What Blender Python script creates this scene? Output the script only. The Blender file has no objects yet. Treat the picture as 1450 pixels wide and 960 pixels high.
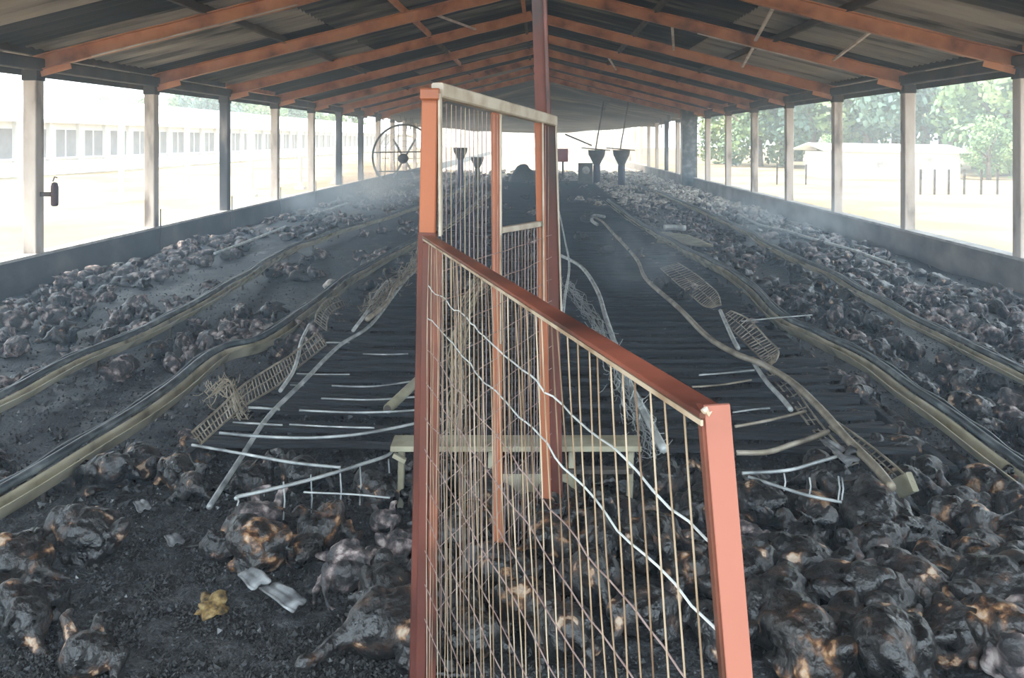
import bpy, bmesh, math, random
from mathutils import Vector, Matrix, noise
R = math.radians
rnd = random.Random(7)
S = bpy.context.scene
C = S.collection
# ---------------- camera ----------------
HC = 1.65; F = 1300.0; YAW = R(1.76); PX = 725.0; PY = 198.0
cd = bpy.data.cameras.new('camera'); cam = bpy.data.objects.new('camera', cd); C.objects.link(cam)
cam.location = (0, 0, HC); cam.rotation_euler = (R(90), 0, YAW)
cd.sensor_width = 36; cd.lens = F/1450*36; cd.shift_y = -(480-PY)/1450.0
cd.clip_start = 0.05; cd.clip_end = 600
S.camera = cam
# ---------------- world, sun, exposure ----------------
w = bpy.data.worlds.new('world'); S.world = w; w.use_nodes = True
bg = w.node_tree.nodes['Background']
bg.inputs[0].default_value = (0.76, 0.90, 1.0, 1); bg.inputs[1].default_value = 1.5
sd = bpy.data.lights.new('sun', 'SUN'); sd.energy = 3.0; sd.angle = R(1.5); sd.color = (1, .95, .86)
so = bpy.data.objects.new('sun', sd); C.objects.link(so)
so.rotation_euler = Vector((0.33, 0.10, -0.94)).to_track_quat('-Z', 'Y').to_euler()
S.view_settings.view_transform = 'Standard'; S.view_settings.look = 'None'
S.view_settings.gamma = 1; S.view_settings.exposure = 1.58
S.cycles.use_denoising = True
S.cycles.max_bounces = 8; S.cycles.diffuse_bounces = 4; S.cycles.volume_bounces = 1
S.cycles.transparent_max_bounces = 12
S.cycles.sample_clamp_indirect = 6
# ---------------- projection helpers (measured pixels -> places in the shed) ----------------
cy, sy = math.cos(YAW), math.sin(YAW)
def cam_to_world(xr, zc, z): return Vector((xr*cy - zc*sy, xr*sy + zc*cy, z))
def at(px, py, z=0.0):
    zc = F*(HC-z)/(py-PY); return cam_to_world((px-PX)/F*zc, zc, z)
def atd(px, py, zc): return cam_to_world((px-PX)/F*zc, zc, HC-(py-PY)/F*zc)
def depth(p): return -p[0]*sy + p[1]*cy
def pix(p):
    zc = depth(p); xr = p[0]*cy + p[1]*sy
    return PX + F*xr/zc, PY + F*(HC-p[2])/zc
# ---------------- materials ----------------
MATS = {}
def mat(name, stops, scale=8, rough=.8, rough2=None, metal=0, bump=0, bscale=None, detail=6, stretch=(1,1,1), tint=False, spec=.5, rand=0, world=False):
    """noise-driven colour ramp; stops = [(pos, rgb)]"""
    m = bpy.data.materials.new(name); m.use_nodes = True; n = m.node_tree.nodes; l = m.node_tree.links
    b = n['Principled BSDF']; b.inputs['Metallic'].default_value = metal; b.inputs['Specular IOR Level'].default_value = spec
    tc = n.new('ShaderNodeTexCoord'); mp = n.new('ShaderNodeMapping'); mp.inputs['Scale'].default_value = stretch
    src = tc.outputs['Object']
    if world:
        g = n.new('ShaderNodeNewGeometry'); src = g.outputs['Position']
    oi = n.new('ShaderNodeObjectInfo'); ad = n.new('ShaderNodeVectorMath'); ad.operation = 'MULTIPLY_ADD'
    ad.inputs[1].default_value = (37, 61, 83)
    l.new(oi.outputs['Random'], ad.inputs[0]); l.new(src, ad.inputs[2])
    if world: l.new(src, mp.inputs[0])
    else: l.new(ad.outputs[0], mp.inputs[0])
    no = n.new('ShaderNodeTexNoise'); no.inputs['Scale'].default_value = scale; no.inputs['Detail'].default_value = detail
    l.new(mp.outputs[0], no.inputs['Vector'])
    cr = n.new('ShaderNodeValToRGB'); e = cr.color_ramp.elements
    while len(e) < len(stops): e.new(.5)
    for i, (p, c) in enumerate(stops): e[i].position = p; e[i].color = (*c, 1)
    fac = no.outputs['Fac']
    if rand:
        ma = n.new('ShaderNodeMath'); ma.operation = 'MULTIPLY_ADD'; ma.inputs[1].default_value = rand
        sb = n.new('ShaderNodeMath'); sb.operation = 'ADD'; sb.inputs[1].default_value = -rand/2
        l.new(oi.outputs['Random'], ma.inputs[0]); l.new(no.outputs['Fac'], ma.inputs[2]); l.new(ma.outputs[0], sb.inputs[0]); fac = sb.outputs[0]
    l.new(fac, cr.inputs[0])
    l.new(cr.outputs[0], b.inputs['Base Color'])
    if rough2 is None: b.inputs['Roughness'].default_value = rough
    else:
        mr = n.new('ShaderNodeMapRange'); mr.inputs[1].default_value = .35; mr.inputs[2].default_value = .65
        mr.inputs[3].default_value = rough; mr.inputs[4].default_value = rough2
        l.new(no.outputs['Fac'], mr.inputs[0]); l.new(mr.outputs[0], b.inputs['Roughness'])
    if bump:
        n2 = n.new('ShaderNodeTexNoise'); n2.inputs['Scale'].default_value = bscale or scale*3; n2.inputs['Detail'].default_value = 8
        l.new(mp.outputs[0], n2.inputs['Vector'])
        bp = n.new('ShaderNodeBump'); bp.inputs['Strength'].default_value = bump; bp.inputs['Distance'].default_value = .02
        l.new(n2.outputs['Fac'], bp.inputs['Height']); l.new(bp.outputs[0], b.inputs['Normal'])
    MATS[name] = m; return m
K = lambda v: (v, v, v)
M_sheet = mat('sooty_sheet', [(.34, (.010,.013,.019)), (.52, (.03,.033,.042)), (.64, (.10,.095,.09)), (.78, (.22,.2,.18))], scale=1.1, rough=.75, stretch=(.6,2.5,1), detail=8, rand=.30)
M_sheet_pale = mat('pale_sheet', [(.34, (.07,.065,.065)), (.46, (.26,.235,.215)), (.7, (.38,.34,.30))], scale=1.3, rough=.8, stretch=(.5,2,1), detail=7, rand=.1)
M_rafter = mat('terracotta_paint', [(.25, (.13,.05,.03)), (.42, (.42,.165,.08)), (.6, (.58,.26,.13)), (.8, (.46,.24,.15))], scale=3, rough=.5, rough2=.75, detail=8, bump=.1)
M_rafter_edge = mat('bare_flange', [(.3, (.35,.25,.2)), (.6, (.6,.53,.47))], scale=4, rough=.5)
M_purlin = mat('purlin_soot', [(.3, (.02,.02,.022)), (.6, (.07,.055,.05)), (.8, (.2,.1,.07))], scale=2, rough=.8)
M_post = mat('concrete_post', [(.25, (.24,.2,.17)), (.42, (.58,.50,.44)), (.7, (.76,.68,.62))], scale=2.5, rough=.9, stretch=(2,2,.7), bump=.15, bscale=30, rand=.12)
M_post_soot = mat('sooty_post', [(.3, (.03,.032,.036)), (.55, (.10,.10,.11)), (.75, (.35,.32,.3))], scale=2, rough=.9, stretch=(2,2,.6))
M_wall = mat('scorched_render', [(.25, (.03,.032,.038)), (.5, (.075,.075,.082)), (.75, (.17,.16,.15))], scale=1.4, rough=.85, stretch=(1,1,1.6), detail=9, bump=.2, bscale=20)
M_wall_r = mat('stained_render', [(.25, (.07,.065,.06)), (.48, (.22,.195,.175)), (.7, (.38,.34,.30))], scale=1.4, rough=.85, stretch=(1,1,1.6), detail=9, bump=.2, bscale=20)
M_sill = mat('sill_concrete', [(.3, (.3,.28,.27)), (.6, (.52,.5,.48))], scale=5, rough=.9)
M_char = mat('char_litter', [(.3, (.009,.010,.011)), (.48, (.024,.026,.029)), (.62, (.055,.057,.06)), (.76, (.13,.13,.13))], scale=14, rough=.40, rough2=.7, detail=10, bump=.9, bscale=60, spec=.55)
M_clump = mat('char_clump', [(.3, K(.008)), (.55, (.022,.022,.023)), (.72, (.06,.058,.055)), (.85, (.15,.13,.11))], scale=30, rough=.38, rough2=.8, spec=.6)
M_dust_haze = mat('ash_dust_and_haze', [(.3, (.02,.022,.026)), (.5, (.045,.048,.055)), (.7, (.085,.085,.09))], scale=3.5, rough=.55, rough2=.8, detail=10, bump=.7, bscale=40)  # grey ash dust, its tone also lifted and blued for haze and sky reflection
M_straw = mat('pale_litter', [(.3, (.4,.33,.25)), (.5, (.62,.56,.47)), (.75, (.8,.76,.68))], scale=3, rough=.95)
M_slat = mat('charred_slat', [(.3, (.006,.007,.009)), (.55, (.02,.021,.025)), (.8, (.05,.05,.055))], scale=9, rough=.5, rough2=.85, stretch=(.5,4,4), detail=8, bump=.5, bscale=40)
M_red = mat('oxide_red_paint', [(.25, (.015,.008,.007)), (.40, (.075,.02,.014)), (.6, (.145,.036,.022)), (.8, (.26,.085,.055))], scale=4, rough=.42, rough2=.6, detail=9, stretch=(1,1,.6))
M_orange = mat('orange_primer', [(.2, (.16,.05,.025)), (.4, (.34,.105,.045)), (.7, (.42,.14,.065))], scale=3, rough=.5, rough2=.7, detail=8)
M_salmon = mat('salmon_primer', [(.2, (.23,.08,.055)), (.35, (.31,.112,.08)), (.7, (.345,.128,.092))], scale=5, rough=.55, detail=8)
M_cream = mat('bare_edge', [(.3, (.34,.27,.2)), (.6, (.52,.47,.39))], scale=10, rough=.6)
M_burnred = mat('burnt_red_rail', [(.3, (.04,.014,.011)), (.48, (.12,.034,.022)), (.72, (.27,.075,.045))], scale=5, rough=.4, detail=8)
M_wire = mat('rusty_wire', [(.3, (.11,.065,.04)), (.5, (.25,.175,.11)), (.7, (.42,.34,.25))], scale=12, rough=.55, stretch=(1,1,.5), rand=.3)
M_wire_p = mat('wire_mauve', [(.3, (.2,.12,.11)), (.6, (.36,.26,.24))], scale=12, rough=.55)
M_galv = mat('galvanised', [(.3, (.18,.19,.19)), (.5, (.42,.44,.44)), (.7, (.68,.70,.69))], scale=9, rough=.35, rough2=.6, metal=.35)
M_pale = mat('whitened_pipe', [(.3, (.32,.33,.33)), (.5, (.55,.57,.56)), (.75, (.8,.83,.82))], scale=9, rough=.45, metal=.1)
M_tanpipe = mat('scorched_pipe', [(.3, (.12,.095,.07)), (.5, (.32,.27,.2)), (.7, (.52,.46,.38))], scale=7, rough=.5, metal=.2)
M_darkpipe = mat('dark_steel_tube', [(.3, (.025,.033,.04)), (.5, (.085,.10,.11)), (.72, (.3,.33,.34))], scale=6, rough=.3, rough2=.55, metal=.4)
M_trough = mat('yellowed_trough', [(.3, (.16,.14,.085)), (.45, (.44,.39,.27)), (.7, (.62,.57,.44))], scale=4, rough=.5, stretch=(1,1,1), detail=7)
M_khaki = mat('khaki_board', [(.3, (.18,.16,.10)), (.6, (.4,.37,.27)), (.8, (.5,.47,.36))], scale=6, rough=.7)
M_ash = mat('ash_grey', [(.35, (.07,.07,.075)), (.52, (.24,.245,.25)), (.75, (.5,.51,.52))], scale=12, rough=.8)
M_sand = mat('sand', [(.3, (.22,.14,.07)), (.48, (.29,.21,.12)), (.62, (.36,.31,.22))], scale=.22, rough=.95, detail=8)
M_white = mat('white_paint', [(.3, (.7,.7,.7)), (.7, (.8,.8,.79))], scale=2, rough=.8)
M_curtain = mat('grey_curtain', [(.3, (.20,.195,.20)), (.7, (.27,.26,.26))], scale=2, rough=.9)
M_leaf = mat('leaf', [(.3, (.10,.18,.09)), (.5, (.2,.3,.12)), (.72, (.36,.44,.2))], scale=.7, rough=.7, rand=.15)
M_leaf_b = mat('leaf_blue', [(.3, (.08,.15,.13)), (.55, (.14,.23,.17)), (.8, (.24,.35,.2))], scale=.7, rough=.7, rand=.15)
M_bark = mat('bark', [(.3, (.1,.07,.05)), (.7, (.22,.17,.13))], scale=5, rough=.9)
M_dark = mat('dark_timber', [(.3, (.03,.025,.02)), (.7, (.12,.1,.09))], scale=6, rough=.85)
M_hop = mat('grey_hopper', [(.3, (.06,.065,.06)), (.6, (.14,.14,.13)), (.8, (.22,.21,.19))], scale=5, rough=.6)
M_blue = mat('slate_tube', [(.3, (.05,.06,.11)), (.7, (.12,.13,.21))], scale=4, rough=.6)
M_purple = mat('purple_plastic', [(.3, (.14,.09,.38)), (.7, (.25,.17,.5))], scale=4, rough=.5)
M_redbox = mat('red_box_paint', [(.3, (.4,.07,.08)), (.7, (.55,.14,.14))], scale=4, rough=.5)
M_yolk = mat('yellow_scrap', [(.35, (.03,.02,.01)), (.5, (.20,.12,.035)), (.65, (.34,.25,.11))], scale=40, rough=.7)
def birdmat(name, s, spec=.75, r1=.24, r2=.5, scale=13):
    return mat(name, s, scale=scale, rough=r1, rough2=r2, detail=5, bump=.6, bscale=45, spec=spec)
B_char = birdmat('charred_skin', [(.40, (.005,.005,.0055)), (.56, (.017,.016,.016)), (.645, (.06,.033,.022)), (.67, (.32,.18,.10)), (.71, (.5,.38,.28))])
B_brown = birdmat('roasted_skin', [(.40, (.006,.006,.006)), (.54, (.024,.018,.015)), (.60, (.11,.05,.025)), (.64, (.38,.21,.10)), (.70, (.55,.42,.32))])
B_ash = birdmat('ashy_skin', [(.36, (.014,.014,.016)), (.49, (.06,.052,.052)), (.56, (.20,.15,.145)), (.62, (.42,.35,.33)), (.72, (.6,.54,.52))], r1=.45, r2=.85)
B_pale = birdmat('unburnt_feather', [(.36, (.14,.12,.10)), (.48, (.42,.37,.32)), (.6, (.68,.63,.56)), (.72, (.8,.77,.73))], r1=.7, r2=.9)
# ---------------- mesh helpers ----------------
class MB:
    def __init__(s): s.v = []; s.f = []
    def add(s, vs, fs):
        o = len(s.v); s.v += [tuple(p) for p in vs]; s.f += [tuple(i+o for i in f) for f in fs]; return s
    def box(s, a, b):
        (x0,y0,z0),(x1,y1,z1) = a, b
        return s.add([(x0,y0,z0),(x1,y0,z0),(x1,y1,z0),(x0,y1,z0),(x0,y0,z1),(x1,y0,z1),(x1,y1,z1),(x0,y1,z1)],
              [(0,3,2,1),(4,5,6,7),(0,1,5,4),(1,2,6,5),(2,3,7,6),(3,0,4,7)])
    def bar(s, p, q, w, h, up=(0,0,1), c=.12):
        """bar with chamfered section from p to q; w across, h along up"""
        p, q = Vector(p), Vector(q); d = (q-p).normalized(); x = d.cross(Vector(up))
        if x.length < 1e-4: x = d.cross(Vector((0,1,0)))
        x.normalize(); y = x.cross(d); k = min(w, h)*c
        pr = [(-w/2+k,-h/2),(w/2-k,-h/2),(w/2,-h/2+k),(w/2,h/2-k),(w/2-k,h/2),(-w/2+k,h/2),(-w/2,h/2-k),(-w/2,-h/2+k)]
        vs = [p + x*a + y*b for a, b in pr] + [q + x*a + y*b for a, b in pr]
        return s.add(vs, [(i,(i+1)%8,8+(i+1)%8,8+i) for i in range(8)] + [tuple(range(7,-1,-1)), tuple(range(8,16))])
    def prof(s, pts, section, closed=False, up=(0,0,1)):
        """sweep an open/closed 2-D section (side, up) along pts"""
        P = [Vector(p) for p in pts]; n = len(section); rings = []
        for i, p in enumerate(P):
            d = (P[min(i+1,len(P)-1)] - P[max(i-1,0)]).normalized(); x = d.cross(Vector(up)).normalized(); y = x.cross(d)
            rings += [p + x*a + y*b for a, b in section]
        fs = []
        for i in range(len(P)-1):
            for j in range(n if closed else n-1):
                k = (j+1) % n; fs.append((i*n+j, i*n+k, (i+1)*n+k, (i+1)*n+j))
        if closed: fs += [tuple(range(n-1,-1,-1)), tuple((len(P)-1)*n+j for j in range(n))]
        return s.add(rings, fs)
    def tube(s, pts, r, n=8, r2=None, cap=True):
        P = [Vector(p) for p in pts]; m = len(P); rings = []; x = None
        for i, p in enumerate(P):
            d = (P[min(i+1,m-1)] - P[max(i-1,0)])
            d = d.normalized() if d.length > 1e-9 else Vector((0,0,1))
            if x is None: x = d.cross(Vector((.13,.2,1)) if abs(d.z) < .9 else Vector((1,.1,0)))
            x = x - d*x.dot(d); x.normalize(); y = d.cross(x)
            rr = r if r2 is None else r + (r2-r)*i/(m-1)
            rings += [p + x*math.cos(2*math.pi*j/n)*rr + y*math.sin(2*math.pi*j/n)*rr for j in range(n)]
        fs = [(i*n+j, i*n+(j+1)%n, (i+1)*n+(j+1)%n, (i+1)*n+j) for i in range(m-1) for j in range(n)]
        if cap: fs += [tuple(range(n-1,-1,-1)), tuple((m-1)*n+j for j in range(n))]
        return s.add(rings, fs)
    def lathe(s, c, prof, n=20, axis=None):
        c = Vector(c); q = Matrix.Identity(3) if axis is None else Vector((0,0,1)).rotation_difference(Vector(axis)).to_matrix()
        vs = [c + q @ Vector((r*math.cos(2*math.pi*j/n), r*math.sin(2*math.pi*j/n), z)) for r, z in prof for j in range(n)]
        m = len(prof)
        return s.add(vs, [(i*n+j, i*n+(j+1)%n, (i+1)*n+(j+1)%n, (i+1)*n+j) for i in range(m-1) for j in range(n)] + [tuple(range(n-1,-1,-1)), tuple((m-1)*n+j for j in range(n))])
    def mesh(s, name, m, smooth=False):
        me = bpy.data.meshes.new(name); me.from_pydata(s.v, [], s.f); me.materials.append(m)
        if smooth: me.polygons.foreach_set('use_smooth', [True]*len(me.polygons))
        me.update(); return me
    def build(s, name, m, parent=None, smooth=False): return link(name, s.mesh(name, m, smooth), parent)
def link(name, me, parent=None, loc=None, rot=None):
    o = bpy.data.objects.new(name, me); C.objects.link(o)
    if parent: o.parent = parent
    if loc is not None: o.location = loc
    if rot is not None: o.rotation_euler = rot
    return o
def tag(o, label=None, cat=None, group=None, kind=None):
    for k, v in (('label', label), ('category', cat), ('group', group), ('kind', kind)):
        if v: o[k] = v
    return o
def empty(name, loc=(0,0,0), **kw):
    o = bpy.data.objects.new(name, None); C.objects.link(o); o.location = loc; o.empty_display_size = .1; tag(o, **kw); return o
class Thing:
    """an Empty at a base point; parts are given in world coordinates"""
    def __init__(s, name, base, label, cat, group=None, kind=None):
        s.b = Vector(base); s.o = empty(name, s.b, label=label, cat=cat, group=group, kind=kind)
    def part(s, name, mb, m, smooth=False, parent=None, label=None):
        mb.v = [tuple(Vector(v)-s.b) for v in mb.v]
        o = mb.build(name, m, parent or s.o, smooth)
        if label: o['label'] = label
        return o
def crv(pts, n=6):
    P = [Vector(p) for p in pts]; out = []
    for i in range(len(P)-1):
        p0, p1, p2, p3 = P[max(i-1,0)], P[i], P[i+1], P[min(i+2,len(P)-1)]
        for k in range(n):
            t = k/n; out.append(.5*((2*p1)+(-p0+p2)*t+(2*p0-5*p1+4*p2-p3)*t*t+(-p0+3*p1-3*p2+p3)*t**3))
    return out + [P[-1]]
def wob(pts, a, f=3.0):
    return [p + Vector((noise.noise(p*f), noise.noise(p*f+Vector((9,3,1))), noise.noise(p*f+Vector((2,7,5)))))*a for p in (Vector(q) for q in pts)]
# ---------------- setting: shed ----------------
XL, XR, D, Y0 = -5.58, 5.14, 3.12, 10.1
ZE, ZR, XC = 2.43, 3.76, -.12
SILL = .385
YA, YB = .6, 103.0
YR = 32.4      # the roof stands up to here, then hangs down in a collapsed stretch
bays = [Y0 + D*k for k in range(-3, 30)]
def roof_z(x, up=0.0):
    return (ZE + (ZR-ZE)*(x-XL)/(XC-XL) if x < XC else ZE + (ZR-ZE)*(XR-x)/(XR-XC)) + up
def ground_z(x, y):
    d = 0.035*noise.noise(Vector((x*.8, y*.8, 0))) + .018*noise.noise(Vector((x*3.1, y*3.1, 3)))
    return d
ys = []; y = 1.0
while y < YB:
    ys.append(y); y += .05 if y < 7 else (.12 if y < 16 else (.4 if y < 45 else 2.0))
ys.append(YB)
xs = [XL+.0 + i*(XR-XL)/150 for i in range(151)]
fl = MB(); fl.v = [(x, y, ground_z(x, y) + (.02*noise.noise(Vector((x*9, y*9, 1))) + .008*noise.noise(Vector((x*25, y*25, 1))) if y < 9 else 0)) for y in ys for x in xs]
nx = len(xs); fl.f = [(j*nx+i, j*nx+i+1, (j+1)*nx+i+1, (j+1)*nx+i) for j in range(len(ys)-1) for i in range(nx-1)]
fo = fl.build('floor', M_char, smooth=True); fo['kind'] = 'structure'
fo.data.materials.append(M_straw); fo.data.materials.append(M_dust_haze)
for p in fo.data.polygons:
    c = p.center
    if c.y > 41 + 3*noise.noise(Vector((c.x*.7, 0, 4))): p.material_index = 1
    elif c.y > 4.6 and noise.noise(Vector((c.x*1.3, c.y*.6, 4))) + .5*noise.noise(Vector((c.x*6, c.y*5, 4))) > (-.25 if abs(c.x) > 1.9 else .5): p.material_index = 2
g = MB(); g.v = []; gx = [-120,-60,-30,-12,-6.4,XL-.18]
def slab(x0, x1, y0, y1, z, name):
    n = 24; b = MB(); b.v = [(x0+(x1-x0)*i/n, y0+(y1-y0)*j/n, z+.06*noise.noise(Vector((i*.9, j*.9, z)))) for j in range(n+1) for i in range(n+1)]
    b.f = [(j*(n+1)+i, j*(n+1)+i+1, (j+1)*(n+1)+i+1, (j+1)*(n+1)+i) for j in range(n) for i in range(n)]
    o = b.build(name, M_sand, smooth=True); o['kind'] = 'structure'
slab(-140, XL-.1, -25, 230, -.2, 'ground_left'); slab(XR+.1, 160, -25, 230, -.4, 'ground_right'); slab(XL-.2, XR+.2, -25, 1.02, -.06, 'ground_back')
slab(XL-.1, XR+.1, YB, 230, -.3, 'ground_front')
# ceiling
ceil = empty('ceiling', (0,0,0), kind='structure')
def sheet_mesh(name, length, m):
    b = MB(); n = 33; W = 1.10
    for i in range(n):
        yy = -W/2 + W*i/(n-1); zz = .022*math.sin(i/(n-1)*6*2*math.pi)
        b.v += [(0, yy, zz), (length, yy, zz), (0, yy, zz+.006), (length, yy, zz+.006)]
    for i in range(n-1):
        a = i*4; c = a+4
        b.f += [(a, a+1, c+1, c), (a+2, c+2, c+3, a+3)]
    return b.mesh(name, m, True)
for side in (-1, 1):
    xe = XL-.55 if side < 0 else XR+.55
    ze = roof_z(XL) - .55*(ZR-ZE)/(XC-XL) if side < 0 else ZE - .55*(ZR-ZE)/(XR-XC)
    A = Vector((XC, 0, ZR+.285)); B = Vector((xe, 0, ze+.285)); L = (B-A).length; ang = math.atan2(-(B.z-A.z), abs(B.x-A.x))
    ml = [sheet_mesh('roof_sheet', L/2+.09, M_sheet), sheet_mesh('roof_sheet', L/2+.09, M_sheet_pale)]
    nsh = int((YR-YA-.5)/1.04)+1
    for j in range(nsh):
        for half in (0, 1):
            yc = YA + .5 + j*1.04
            pale = (half == 1 and yc < (17 if side > 0 else 13) and rnd.random() < .85) or rnd.random() < .12
            P = A.lerp(B, half*.5 - (.01 if half else 0)); P.y = yc
            o = link('roof_sheet', ml[1 if pale else 0], ceil, P + Vector((0, 0, -.012*half + .002*(j % 2))))
            o.rotation_euler = (0, ang, 0) if side > 0 else (0, ang, math.pi)
    # purlins along the shed
    for t in (.03, .34, .66, 1.02):
        x = XC + (XL-XC)*t if side < 0 else XC + (XR-XC)*t
        for k in range(10):
            z = (roof_z(x) if t <= 1 else ZE) + .215
            b = MB().bar((0, .0, 0), (0, D, 0), .06, .09)
            b.build('purlin', M_purlin if rnd.random() < .85 else M_rafter, ceil).location = (x, bays[k]+.001*k, z + rnd.uniform(-.01, .01))
    # eave beam
    xb = (XL-.02) if side < 0 else (XR+.02)
    MB().bar((xb, YA, ZE+.06), (xb, YR, ZE+.06), .10, .14).build('eave_beam', M_purlin, ceil)
    bn = MB()
    bn.add([(xe, YA, ze+.12), (xe, YR, ze+.12), (xe, YR, ze+.27), (xe, YA, ze+.27), (xe+.02*side, YA, ze+.12), (xe+.02*side, YR, ze+.12), (xe+.02*side, YR, ze+.27), (xe+.02*side, YA, ze+.27)],
           [(0,1,2,3), (7,6,5,4), (0,4,5,1)]); bn.build('fascia_board', M_purlin, ceil)
# rafters: folded channel with a bare lower flange
def rafter_meshes(side):
    xe = XL-.05 if side < 0 else XR+.05
    a = Vector((XC+.03*side, 0, ZR+.09)); b = Vector((xe, 0, ZE+.09-.01))
    n = 26; pts = [a.lerp(b, i/n) + Vector((0, .012*noise.noise(Vector((i*.7, side, 0))), .012*noise.noise(Vector((i*.5, side, 5))))) for i in range(n+1)]
    h = .085; sec = [(-.04,-h),(.04,-h),(.04,-h+.012),(-.028,-h+.012),(-.028,h-.012),(.04,h-.012),(.04,h),(-.04,h)]
    if side < 0: sec = [(-x, z) for x, z in sec][::-1]
    m1 = MB().prof(pts, sec, closed=True).mesh('rafter', M_rafter)
    return m1
rm = {s_: rafter_meshes(s_) for s_ in (-1, 1)}
for k, yb in enumerate(bays[:11]):
    for s_ in (-1, 1):
        o = link('rafter', rm[s_], ceil, (0, yb, rnd.uniform(-.012, .012)))
        xe = XL if s_ < 0 else XR
        MB().bar((xe, yb-.004, ZE-.03), (xe-.34*s_, yb-.004, ZE+.06), .012, .09).build('gusset_plate', M_rafter, ceil)
    if k in (3, 4):
        x0, x1 = (XL+.6, XL+2.9) if k == 3 else (XR-2.9, XR-1.2)
        MB().bar((x0, yb-.045, roof_z(x0)+.004), (x1, yb-.045, roof_z(x1)+.004), .03, .014).build('bare_flange_strip', M_rafter_edge, ceil)
for (x, k) in ((1.9, 4), (3.1, 4), (2.6, 3), (-1.6, 4), (3.7, 3), (1.4, 6)):    # short sag rods between rafters
    MB().bar((x, bays[k]+.1, roof_z(x)+.1), (x+.45, bays[k]+D-.1, roof_z(x+.45)+.1), .04, .03).build('sag_brace', M_rafter_edge, ceil)
MB().prof([(XC, YA, ZR+.345), (XC, YR, ZR+.345)], [(-.22,-.05),(0,.02),(.22,-.05),(.22,-.04),(0,.03),(-.22,-.04)], closed=True).build('ridge_cap', M_sheet, ceil)
# collapsed stretch: sheets sagging from the last rafter towards the floor of the middle
def sag(x, y):
    t = min(1, max(0, (y-YR+.3)/13.0)); w_ = 1-min(1, abs(x-XC)/(XR-XC+.3)); z0 = roof_z(x)+.27
    return z0 + (1.95+.35*(1-w_) - z0)*(t**1.3) + .10*noise.noise(Vector((x*.8, y*.7, 2)))
for side in (-1, 1):
    xe = XL-.3 if side < 0 else XR+.3
    for j in range(12):
        for hf in (0, 1):
            b = MB(); nxx, nyy = 8, 5; y0 = YR-.5+j*1.08; x0 = XC + (xe-XC)*hf*.5; x1 = XC + (xe-XC)*(hf*.5+.54)
            for t_ in (0, .008):
                b.v += [(x0+(x1-x0)*a/nxx, y0+1.3*c/nyy, sag(x0+(x1-x0)*a/nxx, y0+1.3*c/nyy) + t_ - .012*hf - .006*(j % 2)) for c in range(nyy+1) for a in range(nxx+1)]
            q = (nxx+1)*(nyy+1)
            for c in range(nyy):
                for a in range(nxx):
                    i = c*(nxx+1)+a; b.f += [(i+1, i, i+nxx+1, i+nxx+2), (q+i, q+i+1, q+i+nxx+2, q+i+nxx+1)]
            b.build('roof_sheet', M_sheet, ceil, True)['label'] = 'sagging fire-warped roof sheet'
for i in range(26):      # torn sheet ends hanging over the far side openings
    side = -1 if i % 2 else 1; y = rnd.uniform(30, 46); x = (XL if side < 0 else XR) - side*rnd.uniform(0, .3); l = rnd.uniform(.1, .45)
    MB().bar((x, y, ZE+.15), (x+rnd.uniform(-.1,.1), y+rnd.uniform(-.1,.1), ZE+.1-l), .02, rnd.uniform(.05,.25), up=(0,1,0)).build('torn_strip', M_dark, ceil)
# side walls
for side, nm in ((-1, 'wall_left'), (1, 'wall_right')):
    X = XL if side < 0 else XR; wroot = empty(nm, (0,0,0), kind='structure')
    b = MB(); xo = X + .15*side; n = 160
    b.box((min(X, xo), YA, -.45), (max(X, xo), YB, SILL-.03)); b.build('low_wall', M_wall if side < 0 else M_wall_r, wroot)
    b = MB(); b.box((min(X-.01*side, xo+.03*side), YA, SILL-.03), (max(X-.01*side, xo+.03*side), YB, SILL)); b.build('sill', M_sill, wroot)
    for k, yb in enumerate(bays):
        dark = (side < 0 and k in (5, 8, 9)) or (side > 0 and k in (12,))
        wd = .17 if not (side > 0 and k == 8) else .17
        pm = MB().bar((0,0,SILL), (0,0,ZE+.02), .15, wd, up=(0,1,0), c=.06)
        o = pm.build('post', M_post_soot if dark else M_post, wroot); o.location = (X+.085*side, yb, 0)
        if dark: o['label'] = 'soot-blackened post'
        if k < 12:
            MB().box((-.085, -.09, ZE-.12), (.085, .09, ZE+.0)).build('post_cap_bracket', M_purlin, wroot).location = (X+.085*side, yb, 0)
    if side < 0:
        for k in range(4, 14):   # thin downpipe lines on the wall face
            MB().tube([(X+.008, bays[k]+.1, .02), (X+.008, bays[k]+.1, SILL+.25)], .009, 6).build('drain_pipe', M_dark, wroot)
    else:
        # broad soot-black pier standing inside the right wall
        MB().bar((X-.12, 31.2, 0), (X-.12, 31.2, ZE+.3), .5, .5, up=(0,1,0), c=.04).build('pier', M_darkpipe, wroot)['label'] = 'broad blackened pier'
wf = empty('wall_front', (0,0,0), kind='structure')
MB().box((XL, YB, -.3), (XL+3.2, YB+.15, 2.6)).build('end_panel', M_white, wf)
MB().box((XR-3.2, YB, -.3), (XR, YB+.15, 2.6)).build('end_panel', M_white, wf)
MB().bar((XL, YB+.08, 2.65), (XR, YB+.08, 2.65), .15, .2).build('lintel', M_white, wf)
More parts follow.
